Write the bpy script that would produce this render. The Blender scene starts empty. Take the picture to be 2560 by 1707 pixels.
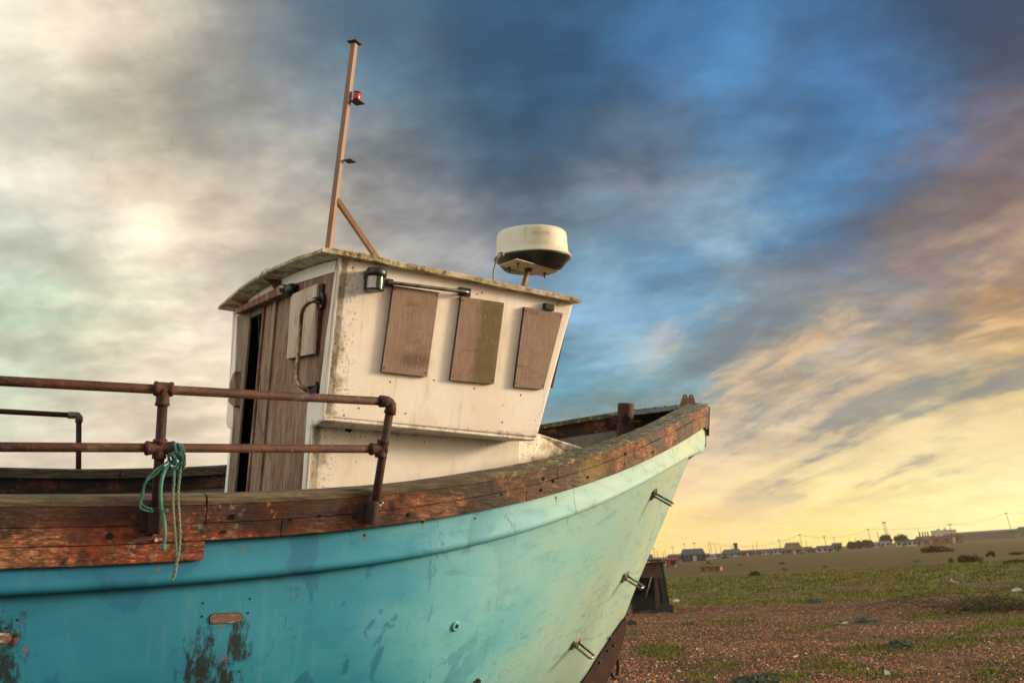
import bpy, bmesh, math, random
import numpy as np
from mathutils import Vector, Matrix, noise as mnoise
from mathutils.bvhtree import BVHTree

# ------------------------------------------------------------------ camera
FPX = 2157.0; CX, CY = 1280.0, 853.5            # focal length in photo pixels
ROLL, PITCH = math.radians(3.43), math.radians(14.53)
EYE = np.array([0, 0, 1.6])
_Zc = np.array([-math.sin(ROLL)*math.cos(PITCH), math.cos(ROLL)*math.cos(PITCH), -math.sin(PITCH)])
_Yc = (np.array([0, 0, -1.0]) - math.sin(PITCH)*_Zc)/math.cos(PITCH)
_Xc = np.cross(_Yc, _Zc)
RW = np.array([_Xc, _Yc, _Zc])                   # camera axes -> world axes
scene = bpy.context.scene
cam_d = bpy.data.cameras.new('camera'); cam = bpy.data.objects.new('camera', cam_d)
scene.collection.objects.link(cam); scene.camera = cam
M4 = Matrix([list(RW[i]) + [0] for i in range(3)] + [[0, 0, 0, 1]])
cam.matrix_world = Matrix.Translation(EYE) @ M4
cam_d.sensor_width = 36; cam_d.lens = 36*FPX/2560
cam_d.clip_start = 0.05; cam_d.clip_end = 20000
cam_d.dof.use_dof = True; cam_d.dof.focus_distance = 6.0; cam_d.dof.aperture_fstop = 3.2

def S(r, g, b, a=1.0):                            # sRGB 0-255 -> linear
    f = lambda v: (v/255/12.92 if v/255 <= .04045 else ((v/255+.055)/1.055)**2.4)
    return (f(r), f(g), f(b), a)

# ------------------------------------------------------------------ node helper
class N:
    def __init__(s, tree):
        s.t = tree; s.ns = tree.nodes; s.lk = tree.links; s.ns.clear(); s._co = None
    def node(s, typ, **kw):
        n = s.ns.new(typ)
        for k, v in kw.items(): setattr(n, k, v)
        return n
    def put(s, sock, v):
        if v is None: return
        if isinstance(v, bpy.types.NodeSocket): s.lk.new(v, sock)
        else:
            if isinstance(v, (tuple, list)) and len(v) == 3 and sock.type == 'RGBA': v = tuple(v)+(1,)
            sock.default_value = v
    def co(s):
        if s._co is None: s._co = s.node('ShaderNodeTexCoord').outputs['Object']
        return s._co
    def sc(s, v, vec=None, loc=(0, 0, 0), rot=(0, 0, 0)):
        n = s.node('ShaderNodeMapping'); s.put(n.inputs[0], vec or s.co())
        n.inputs['Scale'].default_value = v; n.inputs['Location'].default_value = loc
        n.inputs['Rotation'].default_value = rot
        return n.outputs[0]
    def noise(s, scale, detail=4, rough=.55, vec=None, st=None, dist=0, color=False):
        n = s.node('ShaderNodeTexNoise')
        v = vec or s.co()
        if st: v = s.sc(st, v)
        s.put(n.inputs['Vector'], v); n.inputs['Scale'].default_value = scale
        n.inputs['Detail'].default_value = detail; n.inputs['Roughness'].default_value = rough
        n.inputs['Distortion'].default_value = dist
        return n.outputs['Color' if color else 'Fac']
    def voro(s, scale, vec=None, feature='F1', out='Distance', rnd=1):
        n = s.node('ShaderNodeTexVoronoi', feature=feature)
        s.put(n.inputs['Vector'], vec or s.co()); n.inputs['Scale'].default_value = scale
        n.inputs['Randomness'].default_value = rnd
        return n.outputs[out]
    def m(s, op, a, b=None, clamp=False):
        n = s.node('ShaderNodeMath', operation=op, use_clamp=clamp)
        s.put(n.inputs[0], a); s.put(n.inputs[1], b)
        return n.outputs[0]
    def vm(s, op, a, b=None, out=0):
        n = s.node('ShaderNodeVectorMath', operation=op)
        s.put(n.inputs[0], a); s.put(n.inputs[1], b)
        return n.outputs[out]
    def sm(s, x, lo, hi, a=0.0, b=1.0, smooth=True):
        n = s.node('ShaderNodeMapRange'); n.clamp = True
        if smooth: n.interpolation_type = 'SMOOTHSTEP'
        s.put(n.inputs[0], x)
        n.inputs[1].default_value = lo; n.inputs[2].default_value = hi
        n.inputs[3].default_value = a; n.inputs[4].default_value = b
        return n.outputs[0]
    def mix(s, f, a, b, mode='MIX'):
        n = s.node('ShaderNodeMix', data_type='RGBA', blend_type=mode)
        s.put(n.inputs[0], f); s.put(n.inputs[6], a); s.put(n.inputs[7], b)
        return n.outputs[2]
    def ramp(s, f, stops, interp='LINEAR'):
        n = s.node('ShaderNodeValToRGB'); cr = n.color_ramp; cr.interpolation = interp
        while len(cr.elements) < len(stops): cr.elements.new(0.5)
        for e, (p, c) in zip(cr.elements, stops):
            e.position = p; e.color = c if len(c) == 4 else tuple(c)+(1,)
        s.put(n.inputs[0], f)
        return n.outputs[0]
    def sep(s, v):
        n = s.node('ShaderNodeSeparateXYZ'); s.put(n.inputs[0], v); return n.outputs
    def comb(s, x, y, z):
        n = s.node('ShaderNodeCombineXYZ')
        for i, v in enumerate((x, y, z)): s.put(n.inputs[i], v)
        return n.outputs[0]
    def ball(s, c, r, lo=.4, hi=1.0, warp=None):
        v = s.vm('SUBTRACT', s.co(), tuple(map(float, c)))
        v = s.vm('DIVIDE', v, tuple(map(float, r)))
        d = s.vm('LENGTH', v, out='Value')
        if warp is not None: d = s.m('ADD', d, warp)
        return s.sm(d, lo, hi, 1.0, 0.0)
    def mx(s, *a):
        r = a[0]
        for b in a[1:]: r = s.m('MAXIMUM', r, b)
        return r
    def attr(s, name, out='Color'):
        n = s.node('ShaderNodeAttribute'); n.attribute_name = name; return n.outputs[out]

def material(name, fn, rough=.7, metallic=0, spec=.5):
    mt = bpy.data.materials.new(name); mt.use_nodes = True
    n = N(mt.node_tree)
    out = n.node('ShaderNodeOutputMaterial'); p = n.node('ShaderNodeBsdfPrincipled')
    n.lk.new(p.outputs[0], out.inputs[0])
    p.inputs['Roughness'].default_value = rough; p.inputs['Metallic'].default_value = metallic
    p.inputs['Specular IOR Level'].default_value = spec
    r = fn(n) or {}
    n.put(p.inputs['Base Color'], r.get('color'))
    if 'rough' in r: n.put(p.inputs['Roughness'], r['rough'])
    if 'metal' in r: n.put(p.inputs['Metallic'], r['metal'])
    if 'trans' in r: p.inputs['Transmission Weight'].default_value = r['trans']
    if 'emit' in r:
        n.put(p.inputs['Emission Color'], r['emit'][0]); p.inputs['Emission Strength'].default_value = r['emit'][1]
    if 'bump' in r:
        b = n.node('ShaderNodeBump'); n.put(b.inputs['Height'], r['bump'][0])
        b.inputs['Strength'].default_value = r['bump'][1]; b.inputs['Distance'].default_value = r['bump'][2]
        n.lk.new(b.outputs[0], p.inputs['Normal'])
    return mt

# ------------------------------------------------------------------ sky
def px_dir(x, y):
    v = RW @ np.array([(x-CX)/FPX, -(y-CY)/FPX, -1.0]); return v/np.linalg.norm(v)
SUN_AZ, SUN_EL = math.radians(80), math.radians(11)   # azimuth from +Y towards +X
# colours of the evening cloud deck, looked up by direction in the sky
SKYC = {
 0:   [(0,212,208,195),(150,205,196,172),(230,240,222,198),(330,205,198,178),(450,165,162,148),(620,115,118,118),(780,82,95,110),(950,70,100,128),(1200,54,94,134),(1380,48,90,130),(1500,50,86,126),(1700,60,106,156),(1850,56,96,142),(2000,46,86,132),(2130,62,116,166),(2300,54,75,110),(2560,60,75,105)],
 130: [(0,215,210,192),(100,225,212,188),(220,252,232,212),(330,165,158,140),(450,126,124,116),(600,124,125,122),(760,106,122,138),(950,88,112,140),(1200,50,90,132),(1380,42,80,122),(1500,50,90,130),(1700,60,100,150),(1850,88,148,204),(1950,80,105,145),(2100,54,80,115),(2250,70,96,142),(2400,64,80,110),(2560,55,65,90)],
 240: [(0,205,208,185),(100,200,205,180),(200,215,200,172),(320,172,165,148),(450,148,145,133),(600,145,145,138),(780,130,140,150),(1000,90,112,132),(1200,54,90,125),(1350,40,74,112),(1500,44,75,110),(1650,65,90,125),(1850,70,116,168),(2000,60,106,156),(2150,82,138,198),(2250,92,142,202),(2400,70,90,125),(2560,60,70,95)],
 330: [(0,236,222,208),(90,242,226,212),(180,200,195,180),(300,234,216,182),(420,158,155,146),(600,160,158,148),(780,150,155,160),(1000,98,112,126),(1180,62,88,114),(1350,44,74,108),(1500,60,85,108),(1700,95,115,145),(1850,75,120,165),(1980,100,110,130),(2100,65,120,172),(2300,75,90,125),(2450,90,95,110),(2560,118,96,98)],
 390: [(0,205,203,180),(130,205,202,185),(250,178,173,154),(330,205,197,172),(500,154,154,142),(700,168,167,160),(900,125,130,132),(1100,84,100,114),(1350,58,80,105)],
 460: [(0,205,210,188),(100,215,200,188),(200,215,203,190),(310,252,236,202),(450,222,205,178),(600,212,200,182),(780,198,188,178),(950,130,132,134),(1100,108,114,122),(1300,84,98,116),(1500,108,114,122),(1640,152,152,156),(1760,142,152,168),(1950,86,132,178),(2100,70,100,140),(2300,75,85,110),(2450,122,106,106),(2560,156,126,116)],
 560: [(0,200,210,190),(130,215,200,190),(230,188,180,174),(350,222,212,196),(500,225,208,182),(650,222,205,178),(800,213,198,176),(950,165,160,155),(1100,128,130,136),(1300,108,116,128),(1500,132,146,166),(1650,110,146,182),(1850,150,165,190),(2020,80,140,192),(2200,84,100,125),(2350,158,130,116),(2560,118,104,106)],
 640: [(0,205,208,190),(100,225,215,205),(250,240,228,198),(320,226,217,197),(430,240,220,190),(600,190,180,170),(750,222,205,180),(1100,160,160,160),(1380,140,155,175),(1500,150,172,196),(1650,90,142,192),(1840,168,182,206),(2030,75,116,156),(2150,120,120,135),(2300,182,146,125),(2420,95,110,125),(2560,130,110,105)],
 730: [(0,175,215,190),(80,190,215,190),(180,215,200,180),(250,180,216,190),(330,236,246,215),(400,246,240,212),(500,236,223,200),(600,205,195,180),(1000,170,168,160),(1350,110,140,170),(1500,90,146,192),(1700,90,130,166),(1900,120,135,150),(2050,176,155,140),(2200,114,125,130),(2350,130,125,120),(2560,196,150,110)],
 810: [(0,180,205,175),(80,150,210,166),(180,215,205,180),(250,242,216,186),(330,200,185,160),(430,246,232,206),(560,226,213,190),(1000,180,174,165),(1500,166,171,190),(1620,176,182,202),(1760,90,136,166),(1950,176,160,140),(2100,134,140,140),(2280,130,130,125),(2420,176,150,120),(2560,238,182,110)],
 890: [(0,212,222,196),(150,200,215,190),(300,235,225,195),(550,225,208,182),(1000,180,175,165),(1400,95,145,175),(1550,95,150,182),(1700,120,141,151),(1850,161,150,140),(1980,130,150,160),(2100,170,155,130),(2250,228,187,136),(2400,165,150,125),(2560,216,181,125)],
 970: [(0,190,212,185),(150,215,212,190),(300,242,228,200),(550,226,206,180),(1000,180,175,165),(1400,100,140,160),(1550,95,140,156),(1750,120,140,145),(1900,140,140,135),(2030,238,192,141),(2200,200,175,135),(2400,190,170,130),(2560,226,206,156)],
 1050:[(0,215,205,185),(250,232,215,190),(550,222,204,178),(1000,190,180,165),(1500,120,145,150),(1800,190,175,155),(1900,216,191,155),(2050,165,160,150),(2200,210,185,145),(2320,255,242,188),(2450,190,170,135),(2560,220,200,150)],
 1130:[(0,215,203,182),(400,220,206,180),(1000,205,188,165),(1500,190,180,160),(1780,231,206,175),(1900,215,195,165),(2050,247,227,176),(2200,225,200,155),(2400,236,216,160),(2560,231,216,165)],
 1210:[(0,215,203,182),(600,222,206,182),(1200,220,200,170),(1780,241,211,166),(2000,240,215,160),(2200,236,211,151),(2400,252,237,177),(2560,255,251,197)],
 1290:[(0,222,210,190),(600,222,206,182),(1200,228,206,175),(1700,243,212,155),(2100,255,240,170),(2350,255,251,190),(2560,255,255,208)],
 1360:[(0,225,208,180),(600,228,205,170),(1200,235,205,150),(1650,252,212,128),(2100,254,222,130),(2560,255,230,142)],
 1440:[(0,225,205,170),(600,228,200,160),(1200,235,200,145),(1650,250,206,120),(2100,250,210,120),(2560,252,215,124)]}
ctrl = []
for y, row in SKYC.items():
    for x, r, g, b in row:
        if b > r+20: r, g, b = r*.92, g*1.02, b*1.0
        d = px_dir(x, y); ctrl.append((d, S(r, g, b)[:3]))
def ae(az, el):
    a, e = math.radians(az), math.radians(el)
    return np.array([math.sin(a)*math.cos(e), math.cos(a)*math.cos(e), math.sin(e)])
for az, el, c in [(45,4,(255,225,140)),(60,6,(255,228,150)),(80,6,(255,235,170)),(100,6,(255,225,150)),(60,20,(225,185,140)),(80,22,(240,205,150)),
                  (60,45,(90,95,120)),(90,50,(110,115,135)),(130,10,(205,180,160)),(130,40,(120,135,160)),(180,8,(225,215,205)),(180,40,(185,190,200)),(0,90,(120,140,165)),
                  (-60,8,(225,208,182)),(-60,35,(225,220,205)),(-100,10,(240,232,215)),(-100,40,(210,212,210)),(-140,10,(235,228,215)),(-140,40,(200,205,208)),
                  (0,60,(75,100,135)),(-40,60,(130,138,145)),(40,60,(60,80,115))]:
    ctrl.append((ae(az, el), S(*c)[:3]))
CD = np.array([c[0] for c in ctrl]); CC = np.array([c[1] for c in ctrl])
def sky_at(az, el):
    dd = CD @ ae(az, el); w = np.exp(950*(dd-1)) + 1e-5*np.exp(12*(dd-1))
    return (w[:, None]*CC).sum(0)/w.sum()
world = bpy.data.worlds.new('World'); scene.world = world; world.use_nodes = True
w = N(world.node_tree)
wo = w.node('ShaderNodeOutputWorld'); bg = w.node('ShaderNodeBackground'); w.lk.new(bg.outputs[0], wo.inputs[0])
gen = w.node('ShaderNodeTexCoord').outputs['Generated']
gx, gy, gz = w.sep(gen)
den = w.m('ADD', w.m('MAXIMUM', gz, 0.0), 0.24)
pla = w.comb(w.m('DIVIDE', gx, den), w.m('DIVIDE', gy, den), 0.0)       # cloud deck seen in perspective
streak = w.sc((2.9, .75, 1), w.sc((1, 1, 1), w.vm('ADD', pla, w.vm('MULTIPLY', w.vm('SUBTRACT', w.noise(.9, 2, .5, vec=pla, color=True), (.5, .5, .5)), (.45, .45, 0))), rot=(0, 0, math.radians(-25))))
n1 = w.noise(2.6, 5, .55, vec=w.sc((1, 1, 1), pla, loc=(3.1, 1.7, 0)), color=True)
n2 = w.noise(1.25, 7, .58, vec=streak)
n3 = w.noise(3.1, 8, .575, vec=w.sc((1, 1, 1), pla, loc=(7.3, 2.2, 0)))
n1s = w.sep(n1)
n4 = w.sep(w.noise(8.5, 6, .6, vec=w.sc((1, 1, 1), pla, loc=(1.3, 9.7, 0)), color=True))
deg = 57.29578
az = w.m('MULTIPLY', w.m('ARCTAN2', gx, gy), deg)
el = w.m('MULTIPLY', w.m('ARCSINE', gz), deg)
elw = w.sm(el, 0, 14, .12, 1.0)
az2 = w.m('ADD', az, w.m('ADD', w.m('MULTIPLY', w.m('SUBTRACT', n1s[0], .5), 7.0), w.m('MULTIPLY', w.m('SUBTRACT', n4[0], .5), 9.0)))
el2 = w.m('ADD', el, w.m('MULTIPLY', w.m('MULTIPLY', w.m('ADD', w.m('ADD', w.m('SUBTRACT', n1s[1], .5), w.m('MULTIPLY', w.m('SUBTRACT', n4[1], .5), 1.1)), w.m('MULTIPLY', w.m('SUBTRACT', n3, .5), .6)), elw), 6.0))
fac = w.m('ADD', w.m('DIVIDE', az2, 360.0), .5)
ELS = [0, 1.6, 3.2, 5, 7, 9, 11, 13, 15, 17.2, 19.5, 22, 24.5, 27, 30, 33, 37, 44, 60, 90]
AZL = [-180, -140, -100, -70, -54] + [-45+1.8*i for i in range(26)]; AZR = [-a for a in AZL[::-1]]
cur = None; prev = None
for e in ELS:
    r_ = w.mix(w.sm(az2, -.2, .2), w.ramp(fac, [((a+180)/360, tuple(sky_at(a, e))+(1,)) for a in AZL]), w.ramp(fac, [((a+180)/360, tuple(sky_at(a, e))+(1,)) for a in AZR]))
    cur = r_ if cur is None else w.mix(w.sm(el2, prev, e, smooth=False), cur, r_)
    prev = e
# cloud relief: brighter billows, darker undersides, blown into streaks towards the sunset
n5 = w.noise(7.0, 8, .57, vec=w.sc((1, 1.5, 1), pla, loc=(4.4, 6.1, 0)))
puff = w.m('ADD', w.m('SUBTRACT', w.sm(n3, .36, .64), .5), w.m('MULTIPLY', w.m('SUBTRACT', w.sm(n5, .38, .64), .5), .42))
rel = w.m('ADD', w.m('MULTIPLY', w.m('SUBTRACT', n2, .5), 1.0), w.m('MULTIPLY', puff, .46))
amp = w.sm(el, 0, 14, .22, 1.0)
gain = w.m('POWER', 2.718, w.m('MULTIPLY', rel, amp))
cur = w.mix(1.0, cur, w.comb(gain, w.m('POWER', gain, .97), w.m('POWER', gain, .93)), 'MULTIPLY')
msk = w.m('MULTIPLY', w.sm(az, 5, 17), w.m('MULTIPLY', w.sm(el, 1.5, 5), w.sm(el, 21, 12)))
s2 = w.m('ADD', n2, w.m('MULTIPLY', w.m('SUBTRACT', n4[2], .5), .25))
cur = w.mix(w.m('MULTIPLY', w.m('MULTIPLY', w.sm(s2, .50, .62), msk), .55), cur, w.mix(w.sm(el, 3, 9), S(255, 236, 180), S(252, 208, 152)))
cur = w.mix(w.m('MULTIPLY', w.m('MULTIPLY', w.sm(s2, .50, .38), msk), .58), cur, S(98, 118, 136))
cur = w.mix(1.0, cur, w.mix(w.sm(el, 6, 1.5), (1.09, 1.08, 1.08, 1), (1.26, 1.25, 1.10, 1)), 'MULTIPLY')
lum = w.m('MULTIPLY', w.sm(n2, .53, .72), w.sm(n3, .46, .64))
cur = w.mix(w.m('MULTIPLY', lum, .16), cur, w.mix(w.sm(gx, -.1, .5), S(246, 236, 214), S(226, 200, 176)))
sky = w.node('ShaderNodeTexSky', sky_type='NISHITA'); sky.sun_disc = False
sky.sun_elevation = SUN_EL; sky.sun_rotation = SUN_AZ
skyb = w.mix(1.0, sky.outputs[0], (.08, .08, .08, 1), 'MULTIPLY')
below = w.sm(gz, -.03, -.004)
tot = w.mix(w.m('MULTIPLY', below, .95), skyb, cur)
# glow of the low sun outside the frame plus an added fill glow behind the camera
def glow(t, az_, el_, k, c):
    d_ = w.vm('DOT_PRODUCT', gen, tuple(map(float, ae(az_, el_))), out='Value')
    g_ = w.m('POWER', 2.718, w.m('MULTIPLY', w.m('SUBTRACT', d_, 1.0), k)); return w.mix(1.0, t, w.comb(*[w.m('MULTIPLY', g_, v) for v in c]), 'ADD')
tot = glow(tot, 90, 12, 22.0, (7.6, 5.2, 3.0)); tot = glow(tot, -125, 30, 3.5, (.75, .70, .62))
w.lk.new(tot, bg.inputs[0]); bg.inputs[1].default_value = 1.0
world.cycles.sampling_method = 'MANUAL'; world.cycles.sample_map_resolution = 512

sun_d = bpy.data.lights.new('sun', 'SUN'); sun = bpy.data.objects.new('sun', sun_d)
scene.collection.objects.link(sun)
sdir = Vector((math.sin(SUN_AZ)*math.cos(SUN_EL), math.cos(SUN_AZ)*math.cos(SUN_EL), math.sin(SUN_EL)))
sun.rotation_euler = sdir.to_track_quat('Z', 'Y').to_euler(); sun.location = (40, 10, 20)
sun_d.energy = 4.8; sun_d.angle = math.radians(11.0); sun_d.color = (1.0, .77, .54)
scene.view_settings.view_transform = 'Standard'; scene.view_settings.look = 'None'
scene.view_settings.exposure = 0; scene.view_settings.gamma = 1

# ------------------------------------------------------------------ object helpers
def tag(o, label=None, cat=None, group=None, kind=None):
    if label: o['label'] = label
    if cat: o['category'] = cat
    if group: o['group'] = group
    if kind: o['kind'] = kind
    return o
def empty(name, loc=(0, 0, 0)):
    o = bpy.data.objects.new(name, None); scene.collection.objects.link(o); o.location = loc
    o.empty_display_size = .1
    return o
V = lambda *a: np.array(a, float)
def unit(v): v = np.array(v, float); return v/np.linalg.norm(v)

class MB:
    def __init__(s): s.v = []; s.f = []; s.smooth = []
    def add(s, vs, fs, smooth=False):
        o = len(s.v); s.v += [tuple(map(float, p)) for p in vs]
        s.f += [tuple(i+o for i in f) for f in fs]; s.smooth += [smooth]*len(fs); return s
    def prism(s, poly, off):                       # closed polygon swept by a vector
        n = len(poly); a = [np.array(p, float) for p in poly]; b = [p+np.array(off, float) for p in a]
        fs = [tuple(range(n))[::-1], tuple(range(n, 2*n))] + [(i, (i+1) % n, (i+1) % n+n, i+n) for i in range(n)]
        return s.add(a+b, fs)
    def box(s, c, h, ax=None):
        ax = ax or (V(1,0,0), V(0,1,0), V(0,0,1)); c = np.array(c, float)
        ax = [np.array(a, float) for a in ax]
        p = [c-ax[0]*h[0]-ax[1]*h[1], c+ax[0]*h[0]-ax[1]*h[1], c+ax[0]*h[0]+ax[1]*h[1], c-ax[0]*h[0]+ax[1]*h[1]]
        return s.prism([q-ax[2]*h[2] for q in p], ax[2]*2*h[2])
    def tube(s, pts, r, seg=12, closed=False, caps=True, squash=None):
        pts = [np.array(p, float) for p in pts]; n = len(pts)
        rs = r if hasattr(r, '__len__') else [r]*n
        tang = []
        for i in range(n):
            if closed: t = pts[(i+1) % n]-pts[i-1]
            else: t = pts[min(i+1, n-1)]-pts[max(i-1, 0)]
            tang.append(unit(t))
        up = V(0, 0, 1) if abs(tang[0][2]) < .9 else V(1, 0, 0)
        x = unit(np.cross(tang[0], up)); vs = []
        for i in range(n):
            x = unit(x-tang[i]*(x@tang[i])); y = np.cross(tang[i], x)
            for k in range(seg):
                a = 2*math.pi*k/seg; vs.append(pts[i]+(x*math.cos(a)+y*math.sin(a))*rs[i])
        fs = []
        for i in range(n if closed else n-1):
            j = (i+1) % n
            for k in range(seg):
                l = (k+1) % seg; fs.append((i*seg+k, i*seg+l, j*seg+l, j*seg+k))
        s.add(vs, fs, True)
        if caps and not closed:
            o = len(s.v)-len(vs)
            s.f += [tuple(o+k for k in range(seg))[::-1], tuple(o+(n-1)*seg+k for k in range(seg))]; s.smooth += [False, False]
        return s
    def lathe(s, c, ax, prof, seg=32, smooth=True):  # prof = [(radius, height)]
        ax = unit(ax); up = V(1, 0, 0) if abs(ax[0]) < .9 else V(0, 1, 0)
        x = unit(np.cross(ax, up)); y = np.cross(ax, x); c = np.array(c, float); vs = []; n = len(prof)
        for r, h in prof:
            for k in range(seg):
                a = 2*math.pi*k/seg; vs.append(c+ax*h+(x*math.cos(a)+y*math.sin(a))*max(r, 1e-4))
        fs = [(i*seg+k, i*seg+(k+1) % seg, (i+1)*seg+(k+1) % seg, (i+1)*seg+k) for i in range(n-1) for k in range(seg)]
        s.add(vs, fs, smooth)
        o = len(s.v)-len(vs)
        s.f += [tuple(o+k for k in range(seg))[::-1], tuple(o+(n-1)*seg+k for k in range(seg))]; s.smooth += [False, False]
        return s
    def build(s, name, mat, parent=None, bevel=0, loc=None, fixn=True, seg=2):
        me = bpy.data.meshes.new(name); me.from_pydata(s.v, [], s.f)
        me.polygons.foreach_set('use_smooth', s.smooth)
        if fixn:
            b = bmesh.new(); b.from_mesh(me); bmesh.ops.recalc_face_normals(b, faces=b.faces); b.to_mesh(me); b.free()
        me.materials.append(mat); me.update()
        o = bpy.data.objects.new(name, me); scene.collection.objects.link(o)
        if parent is not None: o.parent = parent
        if loc is not None: o.location = loc
        if bevel:
            m = o.modifiers.new('bevel', 'BEVEL'); m.width = bevel; m.segments = seg; m.limit_method = 'ANGLE'
            m.angle_limit = math.radians(40)
        return o

# ------------------------------------------------------------------ the boat's own frame: x bow, y port, z up
BF = unit([3720, -487, -2157]); BL = np.array([-1280, -227, -2157.]); BL = unit(BL-BF*(BL@BF)); BU = np.cross(BF, BL)
BB = np.array([BF, BL, BU])
rayc = lambda x, y: np.array([(x-CX)/FPX, -(y-CY)/FPX, -1.0])
BO = rayc(850, 642)*5.3
CAMB = BB @ (-BO)
def rb(x, y): return BB @ rayc(x, y)
def pl(x, y, axis, val):
    r = rb(x, y); return CAMB + r*((val-CAMB[axis])/r[axis])
def plp(x, y, p0, nrm):
    r = rb(x, y); p0 = np.array(p0, float); return CAMB + r*(((p0-CAMB)@nrm)/(r@nrm))
RB = RW @ BB.T
CL = 1.36                                        # centreline
BASE = np.array([0.6, CL, -3.55])
boat = empty('fishing_boat')
T = Matrix([list(RB[i])+[0] for i in range(3)]+[[0, 0, 0, 1]])
wb = RB @ BASE + RW @ BO + EYE
boat.matrix_world = Matrix.Translation(wb) @ T
tag(boat, 'beached turquoise fishing boat with white wheelhouse, boarded windows and rusty pipe rails', 'fishing boat')
OFF = tuple(-BASE)
def part(mb, name, mat, parent=None, bevel=0, label=None, fixn=True, seg=2):
    o = mb.build(name, mat, parent or boat, bevel, OFF if parent is None else None, fixn, seg)
    if label: o['label'] = label
    return o
def b2w(p): return RB @ np.array(p, float) + RW @ BO + EYE

# ------------------------------------------------------------------ hull form
FB = pl(1752, 1060, 1, CL)[0]
def hb(f, fb=FB, bm=1.86, tip=.07, f0=0.0, p=2.0):
    if f < -1.8: return bm - (bm-1.25)*((-1.8-f)/2.9)**2.2 if f > -4.7 else 1.25
    t = min(max((f-f0)/(fb-f0), 0), 1); return tip+(bm-tip)*(1-t**p)
def hitplan(px, py, off=0.0):
    r = rb(px, py); last = None
    for t in np.linspace(2, 14, 2401):
        P = CAMB+r*t; g = (CL-P[1])-(hb(P[0])+off)
        if g <= 0: return P
    return None
def curve(pix, anchors, deg=4, off=0.0):
    P = [hitplan(x, y, off) for x, y in pix]; P = [p for p in P if p is not None]
    f = [p[0] for p in P]+[a[0] for a in anchors]; u = [p[2] for p in P]+[a[1] for a in anchors]
    c = np.polyfit(f, u, deg); return lambda x: float(np.polyval(c, x))
u_cap = curve([(0,1263),(245,1261),(517,1265),(769,1253),(938,1241),(1120,1214),(1300,1187),(1470,1142),(1612,1093),(1724,1039),(1746,1024)], [(-3,-1.50),(-4.6,-1.45)], 5, .03)
u_mid = curve([(0,1316),(370,1316),(518,1311),(1057,1265),(1176,1242),(1325,1214),(1500,1160),(1620,1110),(1735,1050)], [(-3,-1.60),(-4.6,-1.55)], 5, .03)
u_bot = curve([(516,1354),(700,1340),(879,1323),(1057,1299),(1221,1276),(1371,1236),(1456,1211),(1588,1164),(1720,1093),(1748,1076)], [(-1.6,-1.675),(-3,-1.68),(-4.6,-1.63)], 5, .03)
u_kn = curve([(0,1495),(298,1474),(700,1436),(938,1409),(1176,1367),(1400,1306),(1523,1249),(1635,1193),(1700,1157)], [(-3,-1.92),(-4.6,-1.87)], 5, 0.0)
stem_px = [(1715,1149),(1655,1298),(1619,1382),(1582,1469),(1558,1533),(1533,1577),(1491,1640),(1451,1704)]
stem = [pl(x, y, 1, CL) for x, y in stem_px]
sf = [p[0] for p in stem]; su = [p[2] for p in stem]
# stem curve going on down into the keel
xs = [-4.8, -3.0, -1, .8, 1.7, 2.25, 2.6] + sf[::-1]; us = [-3.35, -3.5, -3.55, -3.5, -3.42, -3.28, -3.14] + su[::-1]
def u_stem(f): return float(np.interp(f, xs, us))
def sweep(mb, fs, sec, side=-1, smooth=False, loop=True):
    """sec(f) -> [(outward, up)]; swept along the plan outline of the hull"""
    vs = []; k = None
    for f in fs:
        e = .01; a = V(f-e, -hb(f-e)); b = V(f+e, -hb(f+e)); t = unit(b-a); nrm = V(t[1], -t[0])
        q = sec(f); k = len(q)
        for o, u in q:
            x = f+nrm[0]*o; y = -hb(f)+nrm[1]*o
            y = min(y, -.003)
            vs.append((x, CL+(y if side < 0 else -y), u))
    fc = []
    n = len(fs); kk = k if loop else k-1
    for i in range(n-1):
        for j in range(kk):
            l = (j+1) % k; q = (i*k+j, i*k+l, (i+1)*k+l, (i+1)*k+j); fc.append(q if side < 0 else q[::-1])
    if loop: fc += [tuple(range(k))[::-1], tuple((n-1)*k+j for j in range(k))]
    mb.add(vs, fc, smooth); return mb
def srange(a, b, d): return list(np.linspace(a, b, max(2, int(round((b-a)/d))+1)))
wob = lambda f, s, a: a*(mnoise.noise(Vector((f*1.7, s*9.1, .3)))+.5*mnoise.noise(Vector((f*6, s*5, 2.1))))

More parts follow.
